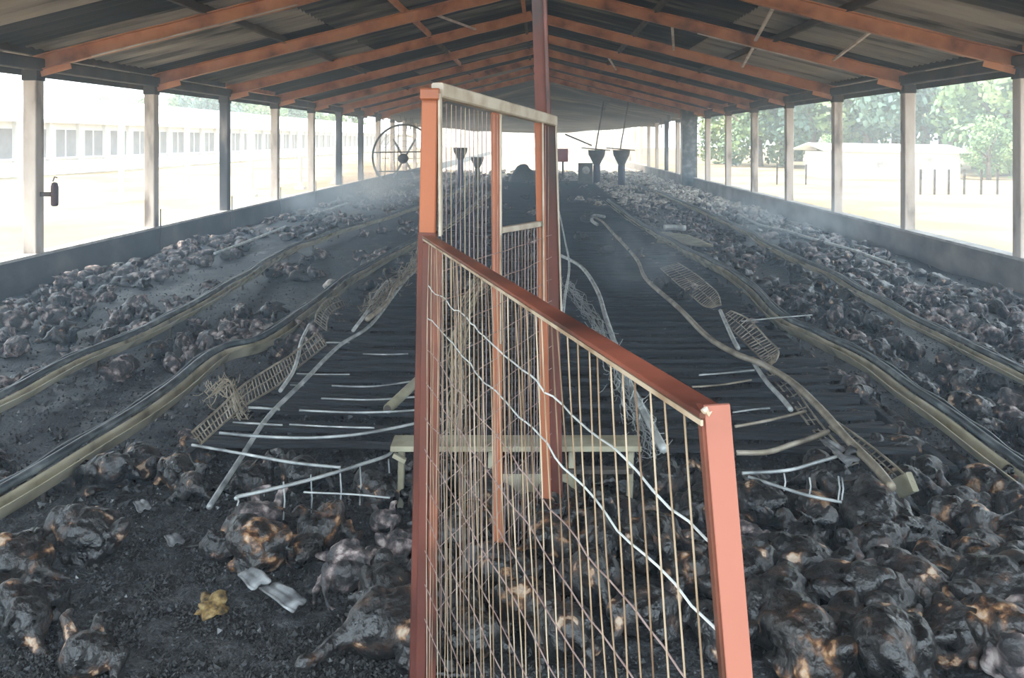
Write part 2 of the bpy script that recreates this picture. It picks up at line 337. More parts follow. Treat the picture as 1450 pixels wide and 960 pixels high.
# ---------------- haze and smoke ----------------
def volume(name, a, b, dens, col, label, nscale=None, thr=.5, aniso=.3, group=None, falloff=False):
    m = bpy.data.materials.new(name); m.use_nodes = True; n = m.node_tree.nodes; l = m.node_tree.links
    n.remove(n['Principled BSDF']); v = n.new('ShaderNodeVolumeScatter'); v.inputs['Color'].default_value = (*col, 1)
    v.inputs['Anisotropy'].default_value = aniso; v.inputs['Density'].default_value = dens
    l.new(v.outputs[0], n['Material Output'].inputs['Volume'])
    a, b = Vector(a), Vector(b); c = (a+b)/2; h = (b-a)/2
    if nscale:
        tc = n.new('ShaderNodeTexCoord'); no = n.new('ShaderNodeTexNoise'); no.inputs['Scale'].default_value = nscale; no.inputs['Detail'].default_value = 3
        no.inputs['Distortion'].default_value = .8
        l.new(tc.outputs['Object'], no.inputs['Vector'])
        mr = n.new('ShaderNodeMapRange'); mr.inputs[1].default_value = thr; mr.inputs[2].default_value = thr+.25; mr.inputs[3].default_value = 0; mr.inputs[4].default_value = dens
        l.new(no.outputs['Fac'], mr.inputs[0])
        sc = n.new('ShaderNodeVectorMath'); sc.operation = 'DIVIDE'; sc.inputs[1].default_value = tuple(h)
        ln = n.new('ShaderNodeVectorMath'); ln.operation = 'LENGTH'; l.new(tc.outputs['Object'], sc.inputs[0]); l.new(sc.outputs[0], ln.inputs[0])
        m2 = n.new('ShaderNodeMapRange'); m2.inputs[1].default_value = .2; m2.inputs[2].default_value = 1; m2.inputs[3].default_value = 1; m2.inputs[4].default_value = 0
        l.new(ln.outputs['Value'], m2.inputs[0])
        mu = n.new('ShaderNodeMath'); mu.operation = 'MULTIPLY'; l.new(mr.outputs[0], mu.inputs[0]); l.new(m2.outputs[0], mu.inputs[1]); l.new(mu.outputs[0], v.inputs['Density'])
    o = MB().box(tuple(-h), tuple(h)).build(name, m); o.location = c
    return tag(o, label, 'smoke', group, 'stuff')
volume('haze', (XL+.02, 1.6, .02), (XR-.02, 60, 2.42), .017, (.62,.80,1.0), 'thin bluish smoke haze hanging through the whole shed')
volume('smoke_wisp', (-5.4, 13.5, .05), (-2.0, 27, 1.2), .8, (.72,.86,1), 'pale blue smoke drifting along the low left wall', 1.1, .42)
volume('smoke_wisp', (2.6, 10.5, .05), (5.05, 18, .95), .8, (.72,.86,1), 'blue-white smoke wisp beside the low right wall', 1.4, .45)
volume('smoke_wisp', (.35, 6.8, .2), (1.7, 10.2, 1.0), .8, (.75,.87,1), 'small smoke curl rising from the slats right of the tall gate', 2.4, .47)
volume('yard_haze', (XR+.5, 12, -.3), (90, 50, 14), .0045, (.86,.95,1.0), 'bright thin haze over the yard beyond the right wall')
volume('yard_haze', (-75, 12, -.1), (XL-.8, 110, 9), .002, (.92,.97,1.0), 'bright thin haze over the yard beyond the left wall')
# ---------------- slatted floor ----------------
def centre_edges(y):
    """left and right edge of the slatted bay"""
    return -1.75 + .02*(y-4), 1.95 - .01*(y-4)
sf = Thing('slatted_floor', (0, 4.4, 0), 'charred slatted floor bay running down the middle of the shed', 'slatted floor')
for e in (0, 1):
    sf.part('bearer', MB().bar((centre_edges(4.4)[e], 4.4, .07), (centre_edges(34)[e], 34, .07), .05, .08), M_slat)
sf.part('bearer', MB().bar((.1, 4.6, .055), (.1, 34, .055), .05, .06), M_slat)
y = 4.55; n = 0; rest = MB()
slm = []
for v in range(6):
    b = MB(); pts = [Vector((-1.8 + 3.6*i/10, .02*noise.noise(Vector((i*.4, v*3, 0))), .03*noise.noise(Vector((i*.5, v*5, 7))) - .03*math.sin(i/10*math.pi)*(v % 3))) for i in range(11)]
    b.prof(pts, [(-.02,-.011),(.02,-.011),(.02,.011),(-.02,.011)], closed=True); slm.append(b)
slme = [MB().add(b.v, b.f).mesh('slat', M_slat) for b in slm]
while y < 34:
    if y < 24 and n < 290:
        if rnd.random() > .06:
            o = link('slat', slme[n % 6], sf.o, (rnd.uniform(.02,.14), y-4.4, .125 + rnd.uniform(-.008, .008)), (rnd.uniform(-.15,.15), rnd.uniform(-.008,.008), rnd.uniform(-.012,.012)))
        n += 1; y += .085
    else:
        b = slm[n % 6]; rest.add([Vector(v)+Vector((.08, y, .125)) for v in b.v], b.f); n += 1; y += .12
r_ = sf.part('slat', rest, M_slat); r_['kind'] = 'stuff'
# ---------------- tall mesh partition, a single standing panel ----------------
def cw(px, zc, z): return cam_to_world((px-PX)/F*zc, zc, z)
P0 = cw(612, 2.8, 0); P1 = cw(781, 3.95, 0)
P1b = cw(765, 3.8, 0)
tp = Thing('mesh_partition', P0, 'tall orange-red steel mesh partition standing left of centre under the roof post', 'partition')
def leanpost(a, pxb, w, h, z1, zc, name, m, th, extra=None, z0=0.02):
    top = cw(a, zc, z1); bot = cw(pxb, zc, z0)
    th.part(name, MB().bar(bot, top, w, h, up=(0,1,0), c=.08), m); return top, bot
t0 = cw(610, 2.8, 1.80); bmid = cw(606, 2.8, 1.37); b0 = cw(594, 2.8, .02)
tp.part('post', MB().bar(bmid, t0, .050, .05, up=(0,1,0), c=.08), M_orange)
tp.part('lower_post', MB().bar(b0, bmid, .056, .056, up=(0,1,0), c=.08), M_red, label='scorched dark red lower length of the post')
tp.part('bare_edge', MB().bar(cw(624, 2.79, 1.36), cw(623, 2.79, 1.79), .008, .05, up=(0,1,0)), M_cream, label='pale bare edge of the post')
tm, bm_ = leanpost(702, 706, .034, .05, 1.752, 3.42, 'post', M_orange, tp)
tp.part('bare_edge', MB().bar(cw(709.5, 3.4, .9), cw(709, 3.4, 1.745), .007, .05, up=(0,1,0)), M_cream, label='pale bare edge of the post')
ta, ba = leanpost(763, 775, .038, .05, 1.728, 3.84, 'post', M_orange, tp)
tp.part('bare_edge', MB().bar(cw(770.5, 3.82, .9), cw(768.5, 3.82, 1.72), .007, .05, up=(0,1,0)), M_cream, label='pale bare edge of the post')
tb, bb = leanpost(780, 789, .05, .04, 1.725, 4.0, 'post', M_red, tp)
tp.part('bare_edge', MB().bar(cw(795, 3.98, .9), cw(787, 3.98, 1.72), .008, .04, up=(0,1,0)), M_cream, label='pale bare edge of the post')
dd = (P1-P0).normalized()
tp.part('top_rail', MB().bar(t0 + Vector((.02,0,.002)), cw(783, 3.98, 1.732), .04, .045), M_cream, label='cream bare top rail')
tp.part('end_plate', MB().bar(cw(596, 2.78, 1.788), cw(622, 2.78, 1.788), .05, .035), M_orange)
tp.part('mid_rail', MB().bar(cw(707, 3.40, 1.315), cw(766, 3.84, 1.30), .03, .022), M_cream, label='pale middle rail of the gate opening')
for i in range(31):       # upright wires
    t = (i+.8)/32; p = P0.lerp(P1, t); zc = depth(p); px_ = pix((p.x, p.y, HC-.01))[0]
    top = 1.79 + (1.725-1.79)*t - .02
    if 707 < px_ < 767: top = 1.30
    if rnd.random() < .04: continue
    q = [Vector((p.x, p.y, z)) for z in [.03 + (top-.03)*k/12 for k in range(13)]]
    q = [v + dd*(.006*noise.noise(Vector((i*3.3, v.z*3, 0)))) for v in q]
    tp.part('wire', MB().tube(q, .0016, 5), M_wire_p if i % 3 else M_wire)
for j in range(13):        # cross wires
    z = .10 + j*.095; q = [Vector((*P0.lerp(P1, k/20).xy, z)) for k in range(21)]
    q = [v + Vector((0, 0, .008*noise.noise(Vector((v.x*6, v.y*6, j))))) for v in q]
    tp.part('wire', MB().tube(q, .0015, 5), M_wire_p)
# ---------------- low leaning mesh gate, near ----------------
Q0 = cw(606, 2.70, 0); Q1 = cw(1012, .95, 0)
lg = Thing('mesh_gate', Q0, 'low red-framed wire mesh gate running from the tall panel towards the viewer', 'gate')
ZT = 1.378
topL = Vector((*Q0.xy, ZT-.012)); topR = Vector((*Q1.xy, ZT-.012))
lg.part('top_rail', MB().bar(topL, topR, .034, .006), M_burnred)
lip = (topR-topL).normalized().cross(Vector((0,0,1)))
off = lip*(-.0) + Vector((0,0,-.008))
sgn = 1 if (lip.dot(-Vector((topL.x, topL.y, 0)).normalized())) > 0 else -1
lg.part('rail_lip', MB().bar(topL + lip*sgn*.0145 + off, topR + lip*sgn*.0145 + off, .003, .006), M_wire, label='lip under the top rail, coloured pale as if lit')  # pale colour stands in for light catching the lip
qb = cw(600, 2.62, .02)
lg.part('post', MB().bar(cw(596, 2.66, .02), cw(606, 2.70, ZT-.03), .030, .035, up=(0,1,0), c=.1), M_red, label='dark red hinge post')
lg.part('post_flange', MB().bar(cw(610, 2.64, .02), cw(619, 2.68, ZT-.04), .026, .008, up=(0,1,0), c=.1), M_burnred)
lg.part('leg', MB().bar(cam_to_world(.315, .90, .02), topR + Vector((.002, 0, .010)), .0265, .006, up=(0,1,0), c=.1), M_salmon, label='salmon-painted flat front leg')
lg.part('leg_flange', MB().bar(cam_to_world(.301, .915, .02), topR + Vector((-.012, .014, .004)), .005, .026, up=(0,1,0), c=.1), M_burnred)
for sx in range(9):
    p = topR + Vector((-.013+.003*sx, -.006+.002*sx, .004+.003*math.sin(sx*2.2)))
    if sx == 0: wl = []
    wl.append(p)
lg.part('weld_bead', MB().tube(wl, .0032, 6), M_cream)
bot0 = cw(600, 2.62, .03); botR = cam_to_world(.30, .90, .03)
N = 39
for i in range(N):
    s_ = (i+.6)/N
    a = topR.lerp(topL, s_) + Vector((0,0,-.012)); b_ = botR.lerp(bot0, s_)
    q = []
    for k in range(15):
        t = k/14; v = a.lerp(b_, t); amp = .010 if s_ < .45 else .006
        v = v + (topL-topR).normalized()*amp*noise.noise(Vector((i*2.7, t*3.2, 1))) + lip*.008*noise.noise(Vector((i*1.9, t*2.5, 9)))
        q.append(v)
    lg.part('wire', MB().tube(q, .00125, 5), M_wire)
for j in range(11):
    f = (.145 + .098*j)/ZT; 
    if f > .97: break
    a = topR.lerp(botR, f); b_ = topL.lerp(bot0, f); q = []
    for k in range(41):
        t = k/40; v = a.lerp(b_, t); aa = .016 if j < 3 else .008
        v = v + Vector((0, 0, aa*noise.noise(Vector((j*5.1, t*9, 2))) + aa*.4*noise.noise(Vector((j*5.1, t*30, 2))))) + lip*.006*noise.noise(Vector((j*5.1, t*12, 6)))
        q.append(v)
    lg.part('wire', MB().tube(q, .0016 if j < 2 else .0013, 5), M_pale if j < 2 else M_wire_p)
# ---------------- roof post ----------------
rp = Thing('roof_post', cw(784, 4.25, 0), 'thick dark red steel post rising to the ridge behind the tall mesh panel', 'post')
rp.part('channel', MB().prof([cw(786, 4.3, .0), cw(750, 4.3, 3.75)], [(-.036,-.03),(.036,-.03),(.036,.03),(.02,.03),(.02,-.012),(-.02,-.012),(-.02,.03),(-.036,.03)], closed=True, up=(0,1,0)), M_red)
rp.part('flange', MB().bar(cw(794, 4.28, .02), cw(757, 4.28, 3.7), .016, .07, up=(0,1,0)), M_burnred)
rp.part('base_plate', MB().box(tuple(cw(784, 4.3, 0)-Vector((.09,.09,0))), tuple(cw(784, 4.3, 0)+Vector((.09,.09,.02)))), M_red)
# ---------------- feeder lines ----------------
def feeder(pxs, label, zt=.17, white=False, side=1, m1=M_darkpipe, m2=M_trough, wd=.07, h=.075):
    far = [at(px, py, zt) for px, py in pxs]
    P = crv(far, 8); P = wob(P, .03, .9)
    base = P[0].copy(); base.z = 0
    th = Thing('feeder_line', base, label, 'feeder')
    s = side
    th.part('trough', MB().prof(P, [(s*.03,-.01),(s*.045,-.01-h),(s*(.045+.02),-.01-h),(s*(.05+wd),-.0-h*.1),(s*(.043+wd),-.0-h*.1),(s*.058,-.004-h),(s*.05,-.004-h),(s*.036,-.01)], closed=True), m2)
    th.part('feed_tube', MB().tube([p + Vector((0,0,.005)) for p in P], .021, 8), m1, True)
    th.part('cable', MB().tube([p + Vector((-s*.032, 0, .012+.006*math.sin(i*.9))) for i, p in enumerate(P)], .009, 6), m1, True)
    L = 0; 
    for i in range(1, len(P)):
        L += (P[i]-P[i-1]).length
        if L > 1.1 and P[i].y < 22:
            L = 0; p = P[i]
            th.part('support_leg', MB().bar((p.x, p.y, -.02), (p.x, p.y, p.z-.02), .02, .012, up=(0,1,0)), M_dark)
    return th
feeder([(-260,830),(-120,757),(0,692),(120,622),(240,546),(310,497),(370,477),(430,437),(470,408),(520,375),(590,340),(640,312),(700,268)], 'long bent feed line in the left half, second from the left wall', side=1)
feeder([(-200,655),(-90,603),(0,560),(60,531),(130,500),(210,465),(290,422),(350,386),(400,356),(480,325),(600,288),(690,250)], 'long feed line nearest the left wall', side=1, zt=.16, h=.06)
feeder([(1640,775),(1540,712),(1450,655),(1380,610),(1300,555),(1230,505),(1160,470),(1110,447),(1060,402),(1010,370),(950,340),(900,312),(860,282)], 'long buckled feed line in the right half, second from the right wall', side=-1)
feeder([(1640,620),(1540,568),(1450,527),(1380,493),(1300,454),(1230,415),(1180,386),(1130,366),(1090,346),(1060,327),(1000,300),(930,270)], 'long feed line nearest the right wall', side=-1, zt=.16, h=.05)
# ---------------- loose pipes and rods ----------------
def pipe(name, pts, r, m, label, z=.16, cat='pipe', zs=None, group=None, n=6, end=None, sides=8):
    P = [at(px, py, z if zs is None else zs[i]) for i, (px, py) in enumerate(pts)]
    P = crv(P, n); b = P[0].copy(); b.z = 0
    mb = MB().tube([p-b for p in P], r, sides)
    o = mb.build(name, m, None, True); o.location = b
    return tag(o, label, cat, group)
pipe('drinker_pipe', [(838,306),(852,313),(868,330),(900,365),(915,395),(960,435),(1000,475),(1040,500),(1080,516),(1120,540),(1160,577),(1200,622),(1240,662),(1262,690)], .021, M_tanpipe, 'long sagging tan pipe crossing the right half to the corner of the slats', z=.22)
pipe('drinker_pipe', [(296,718),(340,650),(380,590),(430,540),(480,490),(525,460),(560,415),(590,375),(608,345)], .013, M_galv, 'long straight pipe along the left edge of the slats', zs=[.12,.16,.2,.22,.22,.22,.22,.22,.22])
pipe('drinker_pipe', [(790,360),(822,377),(845,410),(858,450),(870,485),(890,540),(915,590),(940,636)], .020, M_pale, 'curved whitish pipe just right of the tall mesh panel', z=.24)
pipe('drinker_pipe', [(792,300),(800,340),(806,375),(800,420),(795,470)], .012, M_pale, 'thin pale pipe hugging the right edge of the tall panel', z=.3)
pipe('bent_strip', [(438,460),(427,482),(422,505),(414,528),(397,553)], .012, M_pale, 'short curved white strip on the left slats', z=.24, cat='strip')
pipe('bent_strip', [(548,398),(532,418),(522,438),(500,468)], .014, M_pale, 'white bent strip near the far part of the left slats', z=.24, cat='strip')
pipe('fallen_pipe', [(304,359),(350,342),(404,321)], .02, M_pale, 'white straight pipe lying by the left wall, nearer of the two', z=.12)
pipe('fallen_pipe', [(436,306),(462,298),(492,288)], .022, M_pale, 'white straight pipe lying by the left wall, farther of the two', z=.12)
pipe('fallen_pipe', [(1045,303),(1075,318),(1110,326),(1150,338),(1200,352),(1268,376)], .022, M_pale, 'white pipe lying near the right wall under the smoke', z=.12)
pipe('bent_strip', [(1020,440),(1028,458),(1038,480),(1045,493)], .016, M_pale, 'short white strip standing between the right slats and the cage grid', z=.22, cat='strip')
pipe('bent_strip', [(1066,512),(1085,540),(1108,565),(1120,580)], .014, M_pale, 'thin white strip under the long tan pipe', z=.18, cat='strip')
pipe('fallen_pipe', [(846,318),(838,312),(842,305),(856,307)], .03, M_pale, 'hooked pale pipe end at the top of the tan pipe', z=.2)
pipe('stub_pipe', [(940,322),(955,322),(970,323)], .05, M_pale, 'short white tube lying far right of the slats', z=.12)
pipe('drinker_pipe', [(610,350),(598,365),(585,385),(560,405),(548,428),(520,452)], .02, M_tanpipe, 'greyish net-wrapped pipe behind the left slat pipe', z=.3)
rods = [
 ([(311,613),(369,618),(434,620),(498,616),(548,608),(590,599)], .010, 'thick curved rod sagging across the left slats'),
 ([(272,630),(347,643),(401,653),(440,658),(482,662)], .009, 'pale rod slanting from the left grid across the slats'),
 ([(352,577),(374,578),(396,580)], .009, 'short rod stub beside the left pipe, above the sagging rod'),
 ([(330,598),(366,600),(400,602)], .007, 'short rod stub beside the left pipe, next to the sagging rod'),
 ([(424,581),(498,584),(550,583),(600,580)], .008, 'rod on the left slats, level with the hollow tube end'),
 ([(455,564),(524,566),(590,562)], .007, 'rod on the left slats, just above the hollow tube end'),
 ([(470,546),(530,547),(595,538)], .007, 'upward curved rod at the upper part of the left slats'),
 ([(410,601),(466,604),(530,606)], .006, 'thin rod just above the sagging rod on the left slats'),
 ([(420,529),(455,530),(495,530)], .006, 'thin rod crossing under the left pipe, upper one'),
 ([(411,545),(430,546)], .006, 'tiny rod stub by the white curved strip'),
 ([(462,485),(478,485),(495,485)], .008, 'short rod by the joint of the left pipe'),
 ([(514,501),(545,502),(578,501)], .007, 'rod on the slats near the top of the left bay'),
 ([(430,697),(500,700),(552,705)], .005, 'thin low rod behind the hanging wires on the left'),
]
for pts, r, lab in rods: pipe('steel_rod', pts, r*.8, M_galv, lab, z=.20, cat='rod', sides=6)
rods_r = [
 ([(1043,641),(1087,640),(1122,629),(1150,620),(1173,611)], .013, 'thick tan curved rod across the right slats', M_tanpipe),
 ([(1051,670),(1114,666),(1152,656),(1186,646)], .008, 'pale curved rod below the thick tan one on the right', M_galv),
 ([(1041,604),(1089,595),(1141,582)], .008, 'dim tan rod above the thick one on the right slats', M_tanpipe),
 ([(1038,584),(1065,580),(1090,578)], .005, 'thin rod just right of the salmon leg', M_galv),
 ([(990,531),(1030,528),(1068,524)], .006, 'thin rod far up on the right slats', M_galv),
 ([(980,548),(1020,545),(1064,538)], .006, 'dark tan rod far up on the right slats', M_tanpipe),
 ([(1050,455),(1100,450),(1150,446)], .006, 'thin pale rod beside the right feed line', M_galv),
]
for pts, r, lab, m in rods_r: pipe('steel_rod', pts, r, m, lab, z=.20, cat='rod', sides=6)
# rails with hanging wires at the near edge of the slats
def hanging(pts, hang, label, z, r=.008):
    P = crv([at(a, b, z) for a, b in pts], 6); base = P[0].copy(); base.z = 0
    th = Thing('hanging_wire_rail', base, label, 'rail')
    th.part('rail', MB().tube(P, r, 6), M_galv, True)
    for px, top, bot in hang:
        p = min(P, key=lambda v: abs(pix(v)[0]-px)); zc = depth(p); zb = max(.02, HC-(bot-PY)/F*zc)
        zt = HC-(top-PY)/F*zc
        a = Vector((p.x, p.y, zt)); b = Vector((p.x, p.y, zb))
        th.part('hanger', MB().tube([a, a.lerp(b,.5)+Vector((.006,0,0)), b], .0035, 5), M_galv)
    return th
hanging([(334,706),(338,703),(366,697),(440,679),(500,661),(550,644),(556,631)], [(406,682,736),(443,672,742),(478,664,734),(514,659,728),(550,650,722),(336,704,716)], 'slanting rail with hanging wires at the near left edge of the slats', .20)
hanging([(1060,675),(1103,689),(1146,702),(1192,711)], [(1110,670,695),(1146,676,702),(1184,674,708),(1222,676,708)], 'short rail with hanging wires at the near right edge of the slats', .20, .007)
# hollow tube end
ht = Thing('hollow_tube', at(548,582,.1), 'wide pale hollow tube end poking out left of the red post', 'tube')
a, b = at(549,579,.2), at(603,528,.26)
d = (b-a).normalized()
ht.part('barrel', MB().lathe(a, [(.022,0),(.027,0),(.027,(b-a).length),(.022,(b-a).length)], 14, d), M_khaki, True)
ht.part('bore', MB().lathe(a-d*.002, [(.021,0),(.021,.02)], 14, d), M_dark, label='dark opening of the tube')
# ladder-like cage grids
def ladder(A, Bp, n, zA, zB, label, m=M_tanpipe, r=.006, rr=.0035, endplate=False):
    PA = crv([at(a, b, zA) for a, b in A], 8); PB = crv([at(a, b, zB) for a, b in Bp], 8)
    base = PA[0].copy(); base.z = 0
    th = Thing('cage_grid', base, label, 'grid')
    th.part('side_rail', MB().tube(PA, r, 6), m, True); th.part('side_rail', MB().tube(PB, r, 6), m, True)
    def samp(P, t):
        f = t*(len(P)-1); i = min(int(f), len(P)-2); return P[i].lerp(P[i+1], f-i)
    mid = [(samp(PA, i/20)+samp(PB, i/20))/2 for i in range(21)]
    th.part('side_rail', MB().tube(mid, rr, 5), m)
    for i in range(n):
        t = i/(n-1); th.part('rung', MB().tube([samp(PA, t), samp(PB, t)], rr, 5), m)
    if endplate:
        p, q = samp(PA, 1), samp(PB, 1); th.part('end_plate', MB().bar(p, q, .03, .08), M_khaki)
    return th
ladder([(272,612),(310,578),(345,545),(380,522),(415,500),(450,470)], [(284,629),(318,598),(350,572),(390,548),(422,520),(462,488)], 44, .26, .18, 'long rusty wire cage grid along the left edge of the slats')
ladder([(446,455),(450,440),(462,425),(480,418)], [(462,468),(464,452),(472,440),(488,432)], 14, .34, .22, 'curled rusty cage end behind the left grid')
ladder([(960,372),(985,388),(1000,400),(1016,415),(1021,432)], [(935,380),(955,398),(975,415),(995,432),(1008,436)], 30, .26, .2, 'rusty wire cage grid curving over the far right slats')
ladder([(1035,440),(1060,452),(1085,478),(1102,496),(1098,512)], [(1022,448),(1040,470),(1060,490),(1080,510),(1088,520)], 26, .28, .2, 'bent wire cage grid ending in a hooked corner on the right')
ladder([(1186,598),(1220,622),(1256,650),(1292,682)], [(1174,604),(1208,632),(1240,660),(1272,692)], 16, .22, .16, 'cage grid with a khaki end plate at the near right corner of the slats', endplate=True)
ladder([(1090,522),(1120,545),(1150,585),(1180,622),(1215,655)], [(1078,520),(1108,552),(1135,588),(1160,620),(1200,660)], 10, .14, .12, 'flattened rusty grid under the long tan pipe')
# broken plates
def plate(name, pts, th_, z, m, label, cat='plate', corr=0, lift=0):
    P = [at(a, b, z) for a, b in pts]; c = sum(P, Vector())/len(P); c.z = 0; b = MB()
    n = 10; vs = []
    for s_ in (0, 1):
        for j in range(5):
            for i in range(n+1):
                u, v = i/n, j/4
                p = P[0].lerp(P[1], u).lerp(P[3].lerp(P[2], u), v)
                p = p - c + Vector((.008*noise.noise(Vector((u*7, v*5, z))), .01*noise.noise(Vector((u*9, v*5, 3))), s_*th_ + corr*math.sin(v*4*math.pi) + lift*u + .015*noise.noise(Vector((u*3, v*3, 8)))))
                vs.append(p)
    k = (n+1)*5
    for j in range(4):
        for i in range(n):
            a = j*(n+1)+i; b.f += [(a+1, a, a+n+1, a+n+2), (k+a, k+a+1, k+a+n+2, k+a+n+1)]
    ring = [i for i in range(n)] + [n + j*(n+1) for j in range(4)] + [4*(n+1)+n-i for i in range(n)] + [(4-j)*(n+1) for j in range(4)]
    for i in range(len(ring)):
        q, r2 = ring[i], ring[(i+1) % len(ring)]; b.f.append((q, r2, k+r2, k+q))
    b.v = [tuple(v) for v in vs]; o = b.build(name, m, None, True); o.location = c; return tag(o, label, cat)
plate('sheet_scrap', [(336,815),(362,812),(384,832),(356,836)], .008, .04, M_ash, 'small corrugated ash-grey sheet scrap, nearer the bird cluster', 'scrap', .008, .02)
plate('sheet_scrap', [(366,834),(396,830),(434,856),(414,868)], .008, .04, M_ash, 'longer corrugated ash-grey sheet scrap pointing at the red post', 'scrap', .008, .01)
plate('metal_blade', [(1162,624),(1172,622),(1218,652),(1200,660)], .006, .2, M_ash, 'dull grey pointed blade on the right slats by the tan pipe', 'plate')
plate('ash_strip', [(1222,652),(1232,650),(1276,704),(1268,708)], .02, .08, M_ash, 'pale crumbling strip at the near right corner of the slats', 'strip')
plate('feed_tray', [(935,330),(975,335),(1010,350),(930,345)], .03, .12, M_khaki, 'bent khaki tray far right of the slats', 'tray')
plate('sheet_scrap', [(188,712),(205,708),(214,720),(196,726)], .006, .05, M_ash, 'small pale sheet scrap on the dark floor left of the slats', 'scrap')
plate('sheet_scrap', [(232,760),(252,756),(262,768),(240,774)], .006, .04, M_ash, 'small dull scrap lying left of the clustered carcasses', 'scrap')
def blob(name, p, r, m, label, cat, flat=.6, seed=0, rough=.35):
    bm = bmesh.new(); bmesh.ops.create_icosphere(bm, subdivisions=3, radius=1)
    for v in bm.verts:
        k = 1 + rough*noise.noise(v.co*1.6 + Vector((seed, 0, 0))) + rough*.4*noise.noise(v.co*5 + Vector((seed, 3, 0)))
        v.co = Vector((v.co.x*k*r, v.co.y*k*r, max(v.co.z*k*r*flat, -r*flat*.6)))
    me = bpy.data.meshes.new(name); bm.to_mesh(me); bm.free(); me.materials.append(m); me.polygons.foreach_set('use_smooth', [True]*len(me.polygons))
    return tag(link(name, me, None, p), label, cat)
blob('yellow_scrap', at(300,857,.02), .055, M_yolk, 'small yellow-brown burnt scrap alone on the dark floor', 'scrap', .5, 3, .9)
blob('pale_lump', at(470,404,.1), .085, B_pale, 'round cream lump beside the second feed line on the left', 'lump', .8, 5, .2)
blob('charred_mound', at(742,262,.0), .55, M_char, 'dark charred mound far off behind the tall panel', 'mound', 1.25, 4, .35)
# ---------------- low feed bench behind the gates ----------------
fb = Thing('feed_bench', cw(690, 4.12, 0), 'low khaki metal feed bench standing behind the mesh gate', 'bench')
z1 = HC-(632-PY)/F*4.1
fb.part('bench_top', MB().bar(cw(556, 4.14, z1), cw(905, 4.14, z1), .16, .025), M_khaki)
fb.part('front_board', MB().bar(cw(690, 4.10, HC-(688-PY)/F*4.1), cw(816, 4.10, HC-(688-PY)/F*4.1), .02, .11), M_khaki)
fb.part('cross_bar', MB().bar(cw(640, 4.12, HC-(668-PY)/F*4.1), cw(895, 4.12, HC-(668-PY)/F*4.1), .05, .02), M_dark)
for px_ in (569, 696, 810, 893):
    fb.part('leg', MB().bar(cw(px_-2, 4.13, .0), cw(px_, 4.13, z1-.012), .028, .03, up=(0,1,0)), M_khaki)
fb.part('bracket', MB().bar(cw(557, 4.08, z1-.03), cw(574, 4.08, z1-.06), .03, .02), M_khaki)
# burnt netting draped behind the panel
def netting(name, path, width, zs, label, m, seed, n=16, r=.003):
    P = crv([at(a, b, z) for (a, b), z in zip(path, zs)], 8); base = P[0].copy(); base.z = 0
    th = Thing(name, base, label, 'netting'); rr = random.Random(seed)
    for k in range(n):
        o = Vector((rr.uniform(-1,1)*width, rr.uniform(-.6,.6)*width, rr.uniform(-.7,.7)*width))
        q = [p + o*(.5+.8*abs(noise.noise(p*2+Vector((k,0,0))))) + Vector((noise.noise(p*5+Vector((k*3,0,0))), noise.noise(p*5+Vector((0,k*3,0))), noise.noise(p*5+Vector((0,0,k*3)))))*width*.9 for p in P]
        q = [Vector((v.x, v.y, max(v.z, .02))) for v in q]
        th.part('strand', MB().tube(q, r*rr.uniform(.6,1.3), 4), m)
    st = MB()
    for i in range(n*9):
        p = P[rr.randrange(len(P))]; a = p + Vector([rr.uniform(-1,1)*width for _ in range(3)]); b = a + Vector([rr.uniform(-1,1)*width for _ in range(3)])
        a.z = max(a.z, .02); b.z = max(b.z, .02); st.tube([a, (a+b)/2+Vector((0,0,-.01)), b], r*.6, 4)
    o = th.part('fibre', st, m); o['kind'] = 'stuff'; return th
netting('burnt_netting', [(640,640),(645,560),(650,480),(665,425),(690,392)], .05, [.1,.3,.5,.65,.75], 'pale arched burnt netting seen through the mesh gate', M_tanpipe, 1, 14, .004)
netting('burnt_netting', [(800,400),(850,470),(875,540),(905,600),(925,640)], .07, [.2,.25,.25,.22,.2], 'whitish netting clinging to the curved pipe right of the tall panel', M_galv, 2, 16, .003)
netting('burnt_netting', [(600,345),(580,380),(550,410),(520,440)], .08, [.3,.3,.28,.25], 'grey netting around the far left slat pipe', M_tanpipe, 3, 14, .004)
netting('burnt_netting', [(300,560),(322,545),(335,570),(345,590)], .05, [.25,.3,.22,.15], 'twisted wire knot beside the left feed line', M_tanpipe, 4, 8, .004)
# ---------------- far equipment ----------------
zc = 26.0; fc = atd(572, 222, zc)
fn = Thing('drum_fan', (fc.x, fc.y, 0), 'round wire-guarded drum fan far down the left side', 'fan')
rad = 45/F*zc
for rr_, rt in ((rad, .022), (rad*.97, .012)):
    fn.part('guard_ring', MB().tube([fc + Vector((rr_*math.cos(2*math.pi*i/40), 0, rr_*1.02*math.sin(2*math.pi*i/40))) for i in range(41)], rt, 6), M_hop)
for k in range(1, 6):
    q = rad*k/6; fn.part('guard_ring', MB().tube([fc + Vector((q*math.cos(2*math.pi*i/32), -.03, q*math.sin(2*math.pi*i/32))) for i in range(33)], .005, 5), M_ash)
for zz in (.12, -.42):
    hw = math.sqrt(rad**2-zz**2); fn.part('mount_bar', MB().bar(fc+Vector((-hw,0,zz)), fc+Vector((hw,0,zz+.03)), .03, .035), M_dark)
for xx in (-.55, -.2):
    hw = math.sqrt(rad**2-xx**2); fn.part('mount_bar', MB().bar(fc+Vector((xx,0,-hw)), fc+Vector((xx+.05,0,hw)), .02, .02, up=(0,1,0)), M_dark)
fn.part('motor', MB().lathe(fc+Vector((-.02,.15,-.05)), [(.02,0),(.1,.02),(.14,.08),(.14,.24),(.1,.3),(.03,.32)], 16, (0,-1,0)), M_dark, True)
